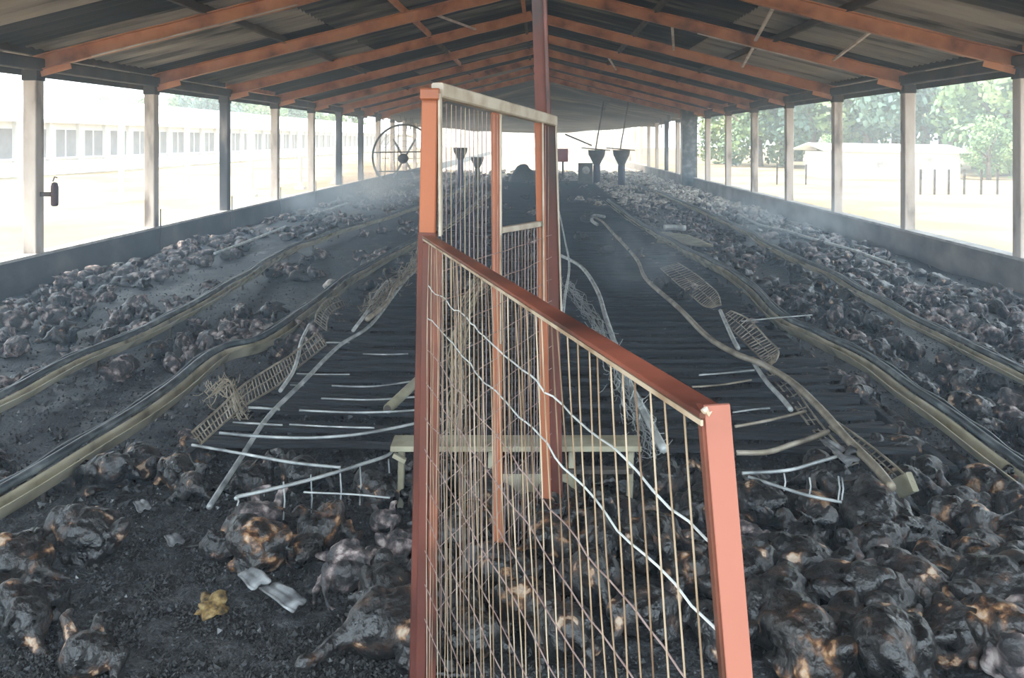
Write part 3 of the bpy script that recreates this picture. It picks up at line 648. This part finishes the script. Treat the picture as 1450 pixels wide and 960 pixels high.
for k in range(6):
    a = k*math.pi/3; fn.part('blade', MB().bar(fc+Vector((.12*math.cos(a),.05,.12*math.sin(a)-.05)), fc+Vector((.62*math.cos(a),.05,.62*math.sin(a)-.05)), .012, .1, up=(.5,1,0)), M_white)
for xx in (-.5, .5):
    fn.part('leg', MB().bar((fc.x+xx,fc.y,0), (fc.x+xx*.8,fc.y,fc.z-rad*.78), .04, .04, up=(0,1,0)), M_dark)
def hopper(px, py, zc, wpx, label, tube_m=M_blue, hang=True, m=M_hop):
    c = atd(px, py, zc); r = wpx/2/F*zc; t = Thing('feed_hopper', (c.x, c.y, 0), label, 'hopper')
    t.part('cone', MB().lathe((c.x,c.y,c.z-r*1.6), [(r*.3,0),(r*.55,r*.5),(r*.95,r*1.3),(r,r*1.8),(r*1.04,r*1.8),(r*1.04,r*1.9),(r*.9,r*1.9),(r*.8,r*1.6)], 18), m, True)
    t.part('down_tube', MB().lathe((c.x,c.y,0), [(r*.42,0),(r*.42,c.z-r*1.5),(r*.3,c.z-r*1.4)], 14), tube_m, True)
    if hang:
        t.part('hanger', MB().tube([(c.x-.05,c.y,c.z+r*.2), (c.x+.25,c.y,ZE+.6)], .025, 5), M_dark)
        t.part('cross_arm', MB().bar((c.x-r*1.8,c.y,c.z+r*.55), (c.x+r*1.6,c.y,c.z+r*.25), .04, .04), M_dark)
    return t
hopper(845, 216, 33, 24, 'dark grey feed hopper far off, left of the hanging pair')
hopper(880, 216, 33.5, 24, 'dark grey feed hopper far off, right of the hanging pair')
hopper(652, 212, 31, 20, 'purplish hopper seen through the upper mesh, left one', M_blue, False)
hopper(676, 225, 30, 18, 'dull hopper seen through the upper mesh, right one', M_hop, False)
c = atd(829, 243, 32); bx = Thing('motor_box', (c.x, c.y, 0), 'square dark drive box with round pale cap, left of the hoppers', 'box')
bx.part('housing', MB().bar((c.x, c.y, .02), (c.x, c.y, c.z+.3), .5, .4, up=(0,1,0), c=.08), M_hop)
bx.part('cap', MB().lathe((c.x, c.y-.2, c.z+.05), [(.02,.05),(.12,.04),(.14,0)], 16, (0,-1,0)), M_pale, True)
c = atd(797, 222, 36); bx = Thing('red_box', (c.x, c.y, 0), 'small red control box far off just right of the tall panel', 'box')
bx.part('housing', MB().bar((c.x, c.y, c.z-.2), (c.x, c.y, c.z+.32), .42, .25, up=(0,1,0), c=.1), M_redbox)
bx.part('stand', MB().tube([(c.x, c.y, 0), (c.x, c.y, c.z-.2)], .04, 8), M_dark)
c = atd(604, 222, 29); pb = Thing('purple_bucket', (c.x, c.y, 0), 'purple bucket on a stand half hidden by the orange post', 'bucket')
pb.part('pail', MB().lathe((c.x, c.y, c.z-.2), [(.16,0),(.2,.4),(.22,.4),(.22,.43),(.17,.43)], 16), M_purple, True)
pb.part('stand', MB().tube([(c.x, c.y, 0), (c.x, c.y, c.z-.2)], .05, 8), M_blue)
for i, (px_, py_) in enumerate(((600,226),(640,238),(668,240),(930,252))):
    pass
for i, (a_, b_, zc_) in enumerate((((800,190),(838,206),33),)):
    p, q = atd(*a_, zc_), atd(*b_, zc_)
    tag(MB().tube([p-p, q-p], .03, 6).build('hanging_bar', M_dark), ['sloping dark bar left above the far hoppers', 'dark hanging bar above the left far hopper', 'dark hanging bar above the right far hopper', 'dark arm reaching right from the far hopper pair'][i], 'bar').location = p
# extinguisher-like canister on the first left post
p = atd(76, 272, 10.25)
ex = Thing('wall_canister', (XL+.06, 10.02, 1.0), 'dark maroon canister hanging on the nearest left wall post', 'canister')
bx_, by_ = XL+.155, 10.1
cz = HC-(272-PY)/F*10.25
ex.part('body', MB().lathe((bx_, by_, cz-.16), [(.02,0),(.036,.01),(.04,.03),(.04,.22),(.03,.26),(.012,.27)], 16), mat('maroon_paint', [(.3,(.03,.012,.012)),(.7,(.08,.025,.025))], scale=4, rough=.6), True)
ex.part('handle', MB().tube([(bx_-.02,by_,cz+.12),(bx_,by_,cz+.17),(bx_+.03,by_,cz+.16)], .008, 6), M_dark)
ex.part('bracket', MB().box((XL+.0, by_-.02, cz-.05), (XL+.11, by_+.02, cz+.0)), M_dark)
# ---------------- outside, left: neighbouring poultry house ----------------
XW = -26.0
nh = Thing('neighbour_house', (XW, 80, 0), 'long low white poultry house running parallel beyond the left wall', 'building')
nh.part('wall', MB().box((XW-.2, 14, -.3), (XW-.12, 190, 2.6)), M_white)
nh.part('roof', MB().prof([(XW-5, 13, 4.3), (XW-5, 191, 4.3)], [(-5.6,-1.75),(0,0),(5.6,-1.75),(5.6,-1.6),(0,.15),(-5.6,-1.6)], closed=True), M_white)
for k in range(46):
    y = 20 + k*3.12
    nh.part('column', MB().box((XW-.12, y-.3, -.3), (XW+.08, y+.3, 2.6)), M_white)
    wn = nh.part('window', MB().box((XW-.12, y+.4, .72), (XW-.07, y+2.72, 2.2)), M_curtain)
    nh.part('frame_bar', MB().box((XW-.07, y+1.5, .7), (XW-.03, y+1.6, 2.22)), M_white, parent=wn)
    nh.part('sill', MB().box((XW-.12, y+.3, .62), (XW+.05, y+2.82, .72)), M_white, parent=wn)
for i, (px_, pb_) in enumerate(((172,286),(265,281),(355,279),(30,292),(425,268),(475,260))):
    p = at(px_, pb_, -.2); t = Thing('pole', (p.x, p.y, -.2), ['white yard pole second from the left','white yard pole between the second and third shed posts','white yard pole right of the third left shed post','leftmost white yard pole','white yard pole seen beyond the fifth left post','farthest white yard pole'][i], 'pole')
    t.part('shaft', MB().lathe((p.x, p.y, -.2), [(.09,0),(.08,2.6),(.05,2.65)], 10), M_white, True)
    t.part('footing', MB().box((p.x-.18, p.y-.18, -.25), (p.x+.18, p.y+.18, -.1)), M_white)
# ---------------- outside, right: white shed, fence posts ----------------
c = at(1268, 254, -.4); x0 = at(1172, 254, -.4).x; x1 = at(1364, 254, -.4).x
ws = Thing('white_shed', (c.x, c.y, -.4), 'small white outbuilding on the pale ground beyond the right wall', 'building')
ws.part('wall', MB().box((x0+.3, c.y, -.5), (x1-.2, c.y+5, 1.02)), M_white)
ws.part('roof', MB().prof([(x0-.3, c.y+2.5, 1.42), (x1+.3, c.y+2.5, 1.3)], [(-3,-.35),(0,0),(3,-.35),(3,-.27),(0,.08),(-3,-.27)], closed=True), M_white)
ws.part('window', MB().box((c.x-1.0, c.y-.03, .0), (c.x-.4, c.y, .5)), M_sill)
ws.part('door', MB().box((c.x+1.2, c.y-.03, -.4), (c.x+1.9, c.y, .7)), M_sill)
for i, px_ in enumerate((1100, 1120, 1141, 1303, 1323, 1343, 1365, 1389, 1412, 1436)):
    p = at(px_, 276 if px_ > 1200 else 262, -.4); ht_ = .95
    o = MB().bar((0,0,-.05), (.02,0,ht_), .07, .07, up=(0,1,0)).build('fence_post', M_dark); o.location = (p.x, p.y, -.4)
    tag(o, 'thin dark fence post on the pale yard beyond the right wall', 'post', 'yard fence posts on the right')
# ---------------- trees ----------------
def tree_meshes(seed, h, r, m):
    rr = random.Random(seed); tr = MB(); tr.tube([(0,0,-.5),(.1,.05,h*.3),(0,.1,h*.62)], r*.09, 8, r*.04)
    for k in range(5):
        a = rr.uniform(0,6.28); tr.tube([(0,.05,h*(.25+.06*k)), (r*.6*math.cos(a), r*.6*math.sin(a), h*(.5+.07*k))], r*.035, 6, r*.012)
    cr = MB(); lobes = []
    for k in range(22):
        a = rr.uniform(0,6.28); t = rr.uniform(.12, .95); q = r*math.sin(math.pi*min(.95, t*.85+.15))*rr.uniform(.3,.85)
        lobes.append((Vector((q*math.cos(a), q*math.sin(a), h*t)), r*rr.uniform(.22,.42)))
    for c, lr in lobes:
        for k in range(300):
            d = Vector((rr.gauss(0,1), rr.gauss(0,1), rr.gauss(0,1))).normalized(); p = c + d*lr*rr.uniform(.6,1.05)
            nrm = (d + Vector((rr.gauss(0,.5), rr.gauss(0,.5), rr.gauss(0,.5)))).normalized(); u = nrm.orthogonal().normalized(); v = nrm.cross(u); s_ = r*rr.uniform(.022,.05)
            cr.add([p-u*s_-v*s_*.5, p+u*s_*.2-v*s_, p+u*s_+v*s_*.4, p-u*s_*.1+v*s_], [(0,1,2,3)])
    return tr.mesh('trunk', M_bark, True), cr.mesh('crown', m)
TM = [tree_meshes(1, 9, 4.2, M_leaf), tree_meshes(2, 10, 4.4, M_leaf_b), tree_meshes(3, 7.5, 3.8, M_leaf)]
def tree(x, y, k, sc, label, group=None, rot=0):
    o = empty('tree', (x, y, -.4), label=label, cat='tree', group=group); o.scale = (sc,)*3; o.rotation_euler.z = rot
    link('trunk', TM[k][0], o); link('crown', TM[k][1], o)
Tr = [(1030,78,0,1.0),(1075,70,2,1.1),(1110,72,0,1.05),(1150,66,1,1.0),(1190,68,0,1.1),(1230,64,2,1.25),(1270,70,1,1.15),(1310,62,1,1.05),(1350,58,1,1.1),(1385,64,1,1.2),(1420,52,0,1.05),(1455,50,0,1.0),(1500,56,1,1.1),(1335,74,1,1.3),(1405,80,1,1.4),(1215,82,0,1.3),(1130,88,0,1.2),(1170,52,2,.28),(1400,47,2,.4)]
for i, (px_, zc_, k, sc) in enumerate(Tr):
    p = cam_to_world((px_-PX)/F*zc_, zc_, 0)
    lab = 'leafy tree in the wood beyond the right wall'; grp = 'wood beyond the right wall'
    if i == 17: lab, grp = 'low bush left of the white outbuilding', None
    if i == 18: lab, grp = 'low bush right of the white outbuilding', None
    tree(p.x, p.y, k, sc, lab, grp, rnd.uniform(0, 6))
for i, (px_, zc_, k, sc) in enumerate([(150,120,2,.95),(205,125,0,.8),(255,130,0,.9),(290,118,1,1.0),(322,125,0,.95),(352,130,2,1.2),(385,135,0,1.0),(410,140,1,.9),(110,130,2,.8),(440,150,0,.9),(490,160,0,1.0)]):
    p = cam_to_world((px_-PX)/F*zc_, zc_, 0); tree(p.x, p.y, k, sc, 'pale green treetop behind the neighbouring poultry house', 'trees behind the neighbouring house', rnd.uniform(0, 6))
# ---------------- carcasses ----------------
def cone_(bm, a, b, r1, r2, n=10):
    a, b = Vector(a), Vector(b); d = b-a; q = Vector((0,0,1)).rotation_difference(d).to_matrix().to_4x4()
    bmesh.ops.create_cone(bm, cap_ends=True, segments=n, radius1=r1, radius2=r2, depth=d.length, matrix=Matrix.Translation((a+b)/2) @ q)
    for p, r in ((a, r1), (b, r2)): bmesh.ops.create_icosphere(bm, subdivisions=2, radius=r*1.02, matrix=Matrix.Translation(p))
def ell(bm, c, r, rot=(0,0,0)):
    from mathutils import Euler
    bmesh.ops.create_icosphere(bm, subdivisions=3, radius=1, matrix=Matrix.Translation(c) @ Euler(rot).to_matrix().to_4x4() @ Matrix.Diagonal((*r, 1)))
def chain(bm, pts, rs):
    for i in range(len(pts)-1): cone_(bm, pts[i], pts[i+1], rs[i], rs[i+1])
def bird_shape(kind, seed, voxel):
    rr = random.Random(seed); bm = bmesh.new(); j = lambda s=.012: rr.uniform(-s, s)
    if kind == 'sitting':       # hunched, breast down, neck drawn in
        ell(bm, (0,0,.085), (.135,.095,.085), (0,-.18,0)); ell(bm, (.075,0,.10), (.075,.075,.075)); ell(bm, (-.12,0,.11), (.06,.05,.035), (0,.5,0))
        for s in (-1, 1):
            ell(bm, (-.01, s*.082, .095), (.095,.03,.055), (0,-.1,s*.12)); cone_(bm, (-.06,s*.06,.05), (.04,s*.095,.025), .042, .02); chain(bm, [(.04,s*.095,.025),(-.05,s*.10,.012)], [.013,.01])
        chain(bm, [(.11,0,.12),(.155,.02+j(),.13+j()),(.16,.045,.09)], [.045,.03,.022]); ell(bm, (.172,.05,.075), (.030,.02,.02), (0,.6,0)); cone_(bm, (.19,.05,.06), (.215,.055,.048), .009, .003)
    elif kind == 'on_back':       # breast up, drumsticks raised
        ell(bm, (0,0,.075), (.13,.09,.075)); ell(bm, (.04,0,.105), (.085,.07,.065))
        for s in (-1, 1):
            chain(bm, [(-.06,s*.055,.08),(-.03+j(),s*.10,.155+j()),(-.115+j(),s*.085,.18)], [.045,.032,.012]); chain(bm, [(-.115,s*.085,.18),(-.17+j(),s*.075,.235)], [.010,.008])
            for t in (-.35, 0, .35): cone_(bm, (-.17,s*.075,.235), (-.17-.045*math.cos(t),s*.075+.04*math.sin(t),.25), .007, .004, 6)
            chain(bm, [(.06,s*.08,.07),(.02,s*.14,.04),(.10,s*.155,.03)], [.03,.022,.012])
        chain(bm, [(.12,0,.08),(.17,.04,.05),(.20,.03,.035)], [.035,.022,.017]); ell(bm, (.225,.035,.035), (.03,.02,.022)); cone_(bm, (.245,.038,.03), (.27,.04,.025), .009, .003)
    elif kind == 'on_side':
        ell(bm, (0,0,.072), (.14,.085,.072), (0,0,.1)); ell(bm, (.06,-.01,.08), (.08,.08,.07))
        chain(bm, [(-.07,.03,.08),(-.02,.10,.085),(-.11,.15,.05)], [.05,.034,.012]); chain(bm, [(-.11,.15,.05),(-.19,.165,.03)], [.010,.008])
        chain(bm, [(-.07,.03,.045),(.0,.11,.03),(-.06,.17,.02)], [.045,.03,.012]); chain(bm, [(-.06,.17,.02),(-.14,.20,.02)], [.010,.008])
        for t in (-.4, 0, .4): cone_(bm, (-.19,.165,.03), (-.19-.045*math.cos(t),.165+.04*math.sin(t),.025), .007, .004, 6)
        ell(bm, (-.01,-.03,.13), (.095,.05,.022), (.25,.1,.2)); chain(bm, [(.04,-.04,.14),(.12,-.10,.12)], [.02,.01])
        chain(bm, [(.12,0,.075),(.18,.0,.05),(.24,.035,.03)], [.036,.023,.017]); ell(bm, (.262,.045,.03), (.03,.021,.021)); cone_(bm, (.285,.05,.025), (.31,.055,.02), .009, .003)
    else:                          # slumped, one wing up, headless look
        ell(bm, (0,0,.08), (.12,.10,.08), (0,.15,.3)); ell(bm, (-.06,.02,.09), (.08,.07,.07)); ell(bm, (.06,-.05,.07), (.06,.05,.05))
        chain(bm, [(.0,.07,.10),(.02,.13,.17),(.10,.15,.16)], [.032,.02,.012]); chain(bm, [(-.06,-.05,.08),(-.02,-.12,.10),(-.10,-.15,.05)], [.045,.034,.012])
        chain(bm, [(-.10,-.15,.05),(-.18,-.17,.03)], [.010,.007]); chain(bm, [(.10,.02,.09),(.14,.05,.14),(.17,.04,.15)], [.034,.022,.015])
    for v in bm.verts:
        k = 1 + .10*noise.noise(v.co*9 + Vector((seed*3.1, 0, 0))); v.co.x *= k; v.co.y *= k; v.co.z *= 1+.12*noise.noise(v.co*8 + Vector((0, seed*2.3, 0)))
    me = bpy.data.meshes.new('tmp'); bm.to_mesh(me); bm.free(); o = bpy.data.objects.new('tmp', me); C.objects.link(o)
    md = o.modifiers.new('r', 'REMESH'); md.mode = 'VOXEL'; md.voxel_size = voxel
    dg = bpy.context.evaluated_depsgraph_get(); dg.update(); m2 = bpy.data.meshes.new_from_object(o.evaluated_get(dg)); bpy.data.objects.remove(o)
    am = .006
    for v in m2.vertices:
        p = v.co*28 + Vector((seed, 0, 0)); n = v.normal.copy(); v.co += n*(am*noise.noise(p) + am*.6*noise.noise(p*2.7)); v.co.z = max(v.co.z, 0)
    m2.polygons.foreach_set('use_smooth', [True]*len(m2.polygons)); m2.name = 'carcass'; m2.materials.clear()
    return m2
KINDS = ['sitting', 'on_back', 'on_side', 'slumped', 'sitting', 'on_side', 'slumped', 'sitting']
protos = [bird_shape(k, i+1, .0085) for i, k in enumerate(KINDS)]
lows = [bird_shape(k, i+1, .026) for i, k in enumerate(KINDS[:4])]
var = {}
for mname, m in (('c', B_char), ('b', B_brown), ('a', B_ash), ('p', B_pale)):
    for i, me in enumerate(protos):
        q = me.copy(); q.materials.append(m); var[mname, i] = q
placed = []
def put(p, k, mk, sc, rot, label, group=None, dz=0, tilt=None):
    o = bpy.data.objects.new('chicken_carcass', var[mk, k]); C.objects.link(o)
    o.location = (p.x, p.y, max(ground_z(p.x, p.y), -.01) - .01 + dz); o.scale = (sc, sc, sc*1.12)
    o.rotation_euler = (*(tilt or (0, 0)), rot); tag(o, label, 'dead chicken', group); placed.append((p.x, p.y)); return o
# near ones one by one: px, py (foot of the body), shape, skin, scale, turn, label
near = [
 (372,752,3,'a',.8,.5,'ash-streaked carcass at the top of the left cluster'),
 (365,798,0,'b',1.0,2.6,'plump charred carcass with a brown flank in the middle of the left cluster'),
 (312,790,2,'c',.7,.3,'small black carcass at the left end of the left cluster'),
 (462,768,1,'b',.9,1.2,'orange-brown carcass with spread legs, left cluster'),
 (425,795,3,'b',.65,4.1,'small torn brown carcass between two larger ones, left cluster'),
 (488,826,2,'a',.85,2.2,'grey carcass lying on its side below the orange-brown one'),
 (548,748,3,'a',.55,1.0,'small pinkish-grey lump beside the red post, topmost'),
 (562,786,0,'a',.62,.4,'whitish round carcass touching the red post, second from the top'),
 (536,806,0,'a',.5,2.0,'small pale head-like carcass left of the red post'),
 (540,852,0,'c',.85,5.0,'dark round carcass with pale spots left of the red post'),
 (556,925,2,'c',1.15,3.6,'large black carcass with outstretched leg at the foot of the red post'),
 (126,790,0,'c',1.0,3.0,'lone black crouched carcass with yellow foot on the dark left floor'),
 (22,822,2,'b',1.0,4.0,'brownish carcass cut by the left edge of the photo, upper one'),
 (30,895,2,'c',.95,5.5,'black carcass with a pale rib line at the left edge, lower one'),
 (118,958,3,'c',.8,1.6,'low dark carcass at the bottom edge on the left'),
 (245,690,0,'b',.8,5.0,'dark carcass with a pinkish back by the left grid'),
 (275,660,3,'b',.6,1.4,'knobbly tan carcass at the end of the long left cage grid'),
 (266,630,0,'a',.5,2.4,'small cream lump on the end of the long left cage grid'),
 (95,690,2,'c',.7,2.0,'small pinkish-legged carcass under the left feed line'),
 (1098,834,0,'b',.85,.2,'egg-shaped carcass with an orange patch right of the salmon leg'),
 (1074,798,0,'a',.75,1.9,'grey-shouldered carcass touching the salmon leg, upper one'),
 (1140,842,0,'c',1.05,2.8,'large round dull carcass with a small orange tear'),
 (1155,788,1,'c',1.0,.8,'carcass with a pinkish knob end behind the large round one'),
 (1160,740,3,'b',.9,.1,'small carcass with an orange neck below the short hanging rail'),
 (1240,772,0,'c',1.25,1.4,'broad humped carcass with brown edges, back row right'),
 (1292,790,2,'c',1.0,.2,'carcass stretched right of the broad humped one'),
 (1372,768,0,'b',1.0,2.9,'carcass with a reddish end in the back row near the right edge'),
 (1385,802,1,'b',.95,3.4,'torn-open carcass showing pink and orange flesh'),
 (1432,790,2,'b',.9,1.0,'carcass with tan wing tip at the right edge, upper one'),
 (1190,888,0,'c',1.15,5.8,'shiny black carcass with one cream spot on the breast'),
 (1245,850,3,'a',.85,.9,'knuckly pale-flecked carcass in the middle of the right pile'),
 (1300,878,0,'c',1.1,2.2,'smooth black carcass with a pale ridge, middle of the right pile'),
 (1335,835,3,'b',.9,5.2,'crumpled pinkish carcass in the middle of the right pile'),
 (1412,890,0,'c',1.3,.5,'big glossy round carcass with a pink cheek at the right'),
 (1362,905,1,'b',.85,2.7,'carcass with an orange-red neck stump left of the glossy round one'),
 (1100,905,0,'c',1.1,1.2,'black carcass with a white tip beside the salmon leg, lower one'),
 (1212,935,2,'b',1.05,3.8,'carcass with a bright golden wound, front row'),
 (1258,915,0,'c',1.0,.9,'dark oval carcass behind the golden-wounded one'),
 (1140,955,0,'b',1.1,2.0,'carcass with yellowish wing at the bottom edge right of the leg'),
 (1262,972,0,'c',1.25,4.4,'large domed carcass cut by the bottom edge, centre of the right pile'),
 (1345,938,3,'c',1.0,3.0,'lumpy black carcass in the front row of the right pile'),
 (1402,945,0,'b',1.1,5.0,'carcass with a yellow-brown spot at the bottom right'),
 (1450,960,0,'a',1.1,1.0,'greyish carcass in the bottom right corner'),
 (1450,855,2,'c',1.0,2.0,'black carcass cut by the right edge below the tan wing tip'),
]
for (px_, py_, k, mk, sc, rot, lab) in near:
    put(at(px_, py_, 0), k, mk, sc*.98, rot, lab, tilt=(rnd.uniform(-.2,.2), rnd.uniform(-.2,.2)))
# the rest, sampled over the zones the photo shows them in
def line_x(pxs, zt=.15):
    P = sorted([at(a, b, zt) for a, b in pxs], key=lambda v: v.y)
    def f(y):
        if y <= P[0].y: return P[0].x
        for i in range(len(P)-1):
            if y <= P[i+1].y: t = (y-P[i].y)/(P[i+1].y-P[i].y); return P[i].x*(1-t)+P[i+1].x*t
        return P[-1].x
    return f
fL2 = line_x([(0,692),(240,546),(310,497),(370,477),(430,437),(520,375),(640,312)]); fL1 = line_x([(0,560),(130,500),(290,422),(400,356),(600,288)])
fR1 = line_x([(1450,655),(1300,555),(1160,470),(1060,402),(950,340),(900,312)]); fR2 = line_x([(1450,527),(1300,454),(1180,386),(1060,327),(930,270)])
fR0 = line_x([(868,330),(960,435),(1040,500),(1120,540),(1200,622),(1262,690)], .2)
cand = []
def near_line(x, y, d=.17): return min(abs(x-f(y)) for f in (fL1, fL2, fR1, fR2)) < d
tries = 0
cell = {}
def free(x, y, d):
    cx, cy_ = int(x/.3), int(y/.3)
    for i in (-1,0,1):
        for j in (-1,0,1):
            for (a, b) in cell.get((cx+i, cy_+j), ()):
                if (a-x)**2 + (b-y)**2 < d*d: return False
    return True
def occupy(x, y): cell.setdefault((int(x/.3), int(y/.3)), []).append((x, y))
for a, b in placed: occupy(a, b)
rb = random.Random(21)
while tries < 60000 and len(cand) < 2300:
    tries += 1
    y = 2.9 + 45*rb.random()**1.6; x = rb.uniform(XL+.2, XR-.2)
    px_, py_ = pix((x, y, .05))
    if not (-70 < px_ < 1520) or py_ > 1010: continue
    le, re = centre_edges(y)
    dn = noise.noise(Vector((x*.9, y*.45, 11)))
    if y > 4.3 and y < 34 and le+.05 < x < fR0(y)+.3 and x < re+.1:
        if rb.random() > .006 or y < 8: continue
        zone = 'slat'
    elif x < 0:
        if py_ > 700 and px_ < 600: continue
        if y < 4.4 and px_ < 900: zone = 'gate'
        elif x < fL1(y): zone = 'wl'
        elif x < fL2(y): zone = 'lm'
        else:
            zone = 'li'
            if py_ > 545: continue
    else:
        if y < 4.4 and px_ < 1030: zone = 'gate'
        elif py_ > 690: zone = 'fg'
        elif x > fR2(y): zone = 'wr'
        elif x > fR1(y): zone = 'rm'
        else: zone = 'ri'
    dens = {'slat': 1, 'gate': 1, 'wl': .16, 'lm': .12, 'li': .05, 'fg': 1, 'wr': .5, 'rm': .62, 'ri': .45}[zone]
    if zone not in ('fg', 'gate') and dn*1.3 + dens < rb.random(): continue
    dmin = .20 if zone in ('fg', 'gate') else (.21 if x > 0 else .25)
    if y > 20: dmin += .02
    if near_line(x, y) or not free(x, y, dmin): continue
    occupy(x, y); cand.append((y, x, zone))
cand.sort()
GL = {'wl': ('carcass strewn between the left wall and its feed line', 'carcasses by the left wall'),
 'lm': ('carcass on the dark litter between the two left feed lines', 'carcasses between the left feed lines'),
 'li': ('carcass between the inner left feed line and the slats', 'carcasses left of the slats'),
 'ri': ('carcass between the slats and the inner right feed line', 'carcasses right of the slats'),
 'rm': ('carcass in the dense strip between the two right feed lines', 'carcasses between the right feed lines'),
 'wr': ('carcass in the strip between the right wall and its feed line', 'carcasses by the right wall'),
 'fg': ('carcass packed in the heap at the lower right', 'carcasses in the lower right heap'),
 'gate': ('carcass seen through the wires of the low mesh gate', 'carcasses behind the gate wires'),
 'slat': ('carcass lying on the slats', 'carcasses on the slats')}
NB = 300 - len(near)
stuff = {}
for i, (y, x, zone) in enumerate(cand):
    if zone in ('fg', 'gate'): mk = rb.choice('ccccb')
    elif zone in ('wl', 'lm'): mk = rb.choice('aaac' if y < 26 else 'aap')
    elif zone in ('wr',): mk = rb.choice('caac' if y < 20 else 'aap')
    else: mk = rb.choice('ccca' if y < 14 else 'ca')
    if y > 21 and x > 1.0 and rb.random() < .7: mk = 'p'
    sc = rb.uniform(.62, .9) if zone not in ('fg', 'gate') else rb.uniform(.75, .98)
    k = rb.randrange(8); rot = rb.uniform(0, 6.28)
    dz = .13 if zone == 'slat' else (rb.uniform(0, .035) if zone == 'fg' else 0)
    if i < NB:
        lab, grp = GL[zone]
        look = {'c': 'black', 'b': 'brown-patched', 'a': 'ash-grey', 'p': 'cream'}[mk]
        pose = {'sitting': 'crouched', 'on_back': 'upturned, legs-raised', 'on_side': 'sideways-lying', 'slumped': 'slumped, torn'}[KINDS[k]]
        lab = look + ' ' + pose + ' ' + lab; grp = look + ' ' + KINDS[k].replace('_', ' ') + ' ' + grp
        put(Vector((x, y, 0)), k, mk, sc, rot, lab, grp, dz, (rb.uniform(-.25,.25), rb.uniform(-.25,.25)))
    else: stuff.setdefault(mk, []).append((x, y, k % 4, sc, rot, dz))
sv = MB(); mi = []; order = ['c','b','a','p']; lowdata = [([v.co.copy() for v in m.vertices], [tuple(p.vertices) for p in m.polygons]) for m in lows]
for mk, lst in stuff.items():
    for (x, y, k, sc, rot, dz) in lst:
        V, Fc = lowdata[k]; mt = Matrix.Translation((x, y, ground_z(x, y)-.01+dz)) @ Matrix.Rotation(rot, 4, 'Z') @ Matrix.Scale(sc, 4)
        sv.add([mt @ v for v in V], Fc); mi += [order.index(mk)]*len(Fc)
me = sv.mesh('chicken_carcass_mass', B_char, True)
for m in (B_brown, B_ash, B_pale): me.materials.append(m)
me.polygons.foreach_set('material_index', mi)
tag(link('chicken_carcass_mass', me), 'hundreds of small charred and ashy carcasses covering the far floor', 'dead chickens', None, 'stuff')
# ---------------- loose char, ash flakes ----------------
def crumbs(name, n, zone, smin, smax, m, label, seed):
    rr = random.Random(seed); b = MB()
    T = [(1,0,-.5),(-.5,.87,-.5),(-.5,-.87,-.5),(0,0,.9),(.3,.2,.6)]
    for i in range(n):
        x, y = zone(rr)
        s_ = rr.uniform(smin, smax)*(1 if rr.random() < .9 else 1.8); q = Matrix.Rotation(rr.uniform(0,6.28), 3, (rr.random()-.5, rr.random()-.5, rr.random()-.5)) if True else None
        z = ground_z(x, y) + s_*.3
        o = Vector((x, y, z)); vs = [o + (q @ Vector(t))*s_*rr.uniform(.6,1.2) for t in T[:4]]
        b.add(vs, [(0,2,1),(0,1,3),(1,2,3),(2,0,3)])
    o = b.build(name, m); return tag(o, label, 'debris', None, 'stuff')
def zleft(rr):
    while True:
        px_, py_ = rr.uniform(-20, 1460), 690 + 290*rr.random()
        if px_ < 620 or rr.random() < .25: p = at(px_, py_, 0); return p.x, p.y
def zfar(rr):
    while True:
        px_, py_ = rr.uniform(-20, 1470), 330 + 400*rr.random()**.8; p = at(px_, py_, 0)
        if XL+.05 < p.x < XR-.05: return p.x, p.y
crumbs('char_crumbs', 34000, zleft, .003, .0075, M_clump, 'loose black char crumbs covering the near floor', 5)
crumbs('char_crumbs', 20000, zfar, .005, .014, M_clump, 'loose charred litter scattered down the shed floor', 6)
crumbs('ash_flakes', 350, zleft, .003, .007, M_ash, 'pale ash flakes on the near floor', 8)
crumbs('ash_flakes', 1400, zfar, .006, .014, M_ash, 'pale ash flakes on the farther floor', 9)
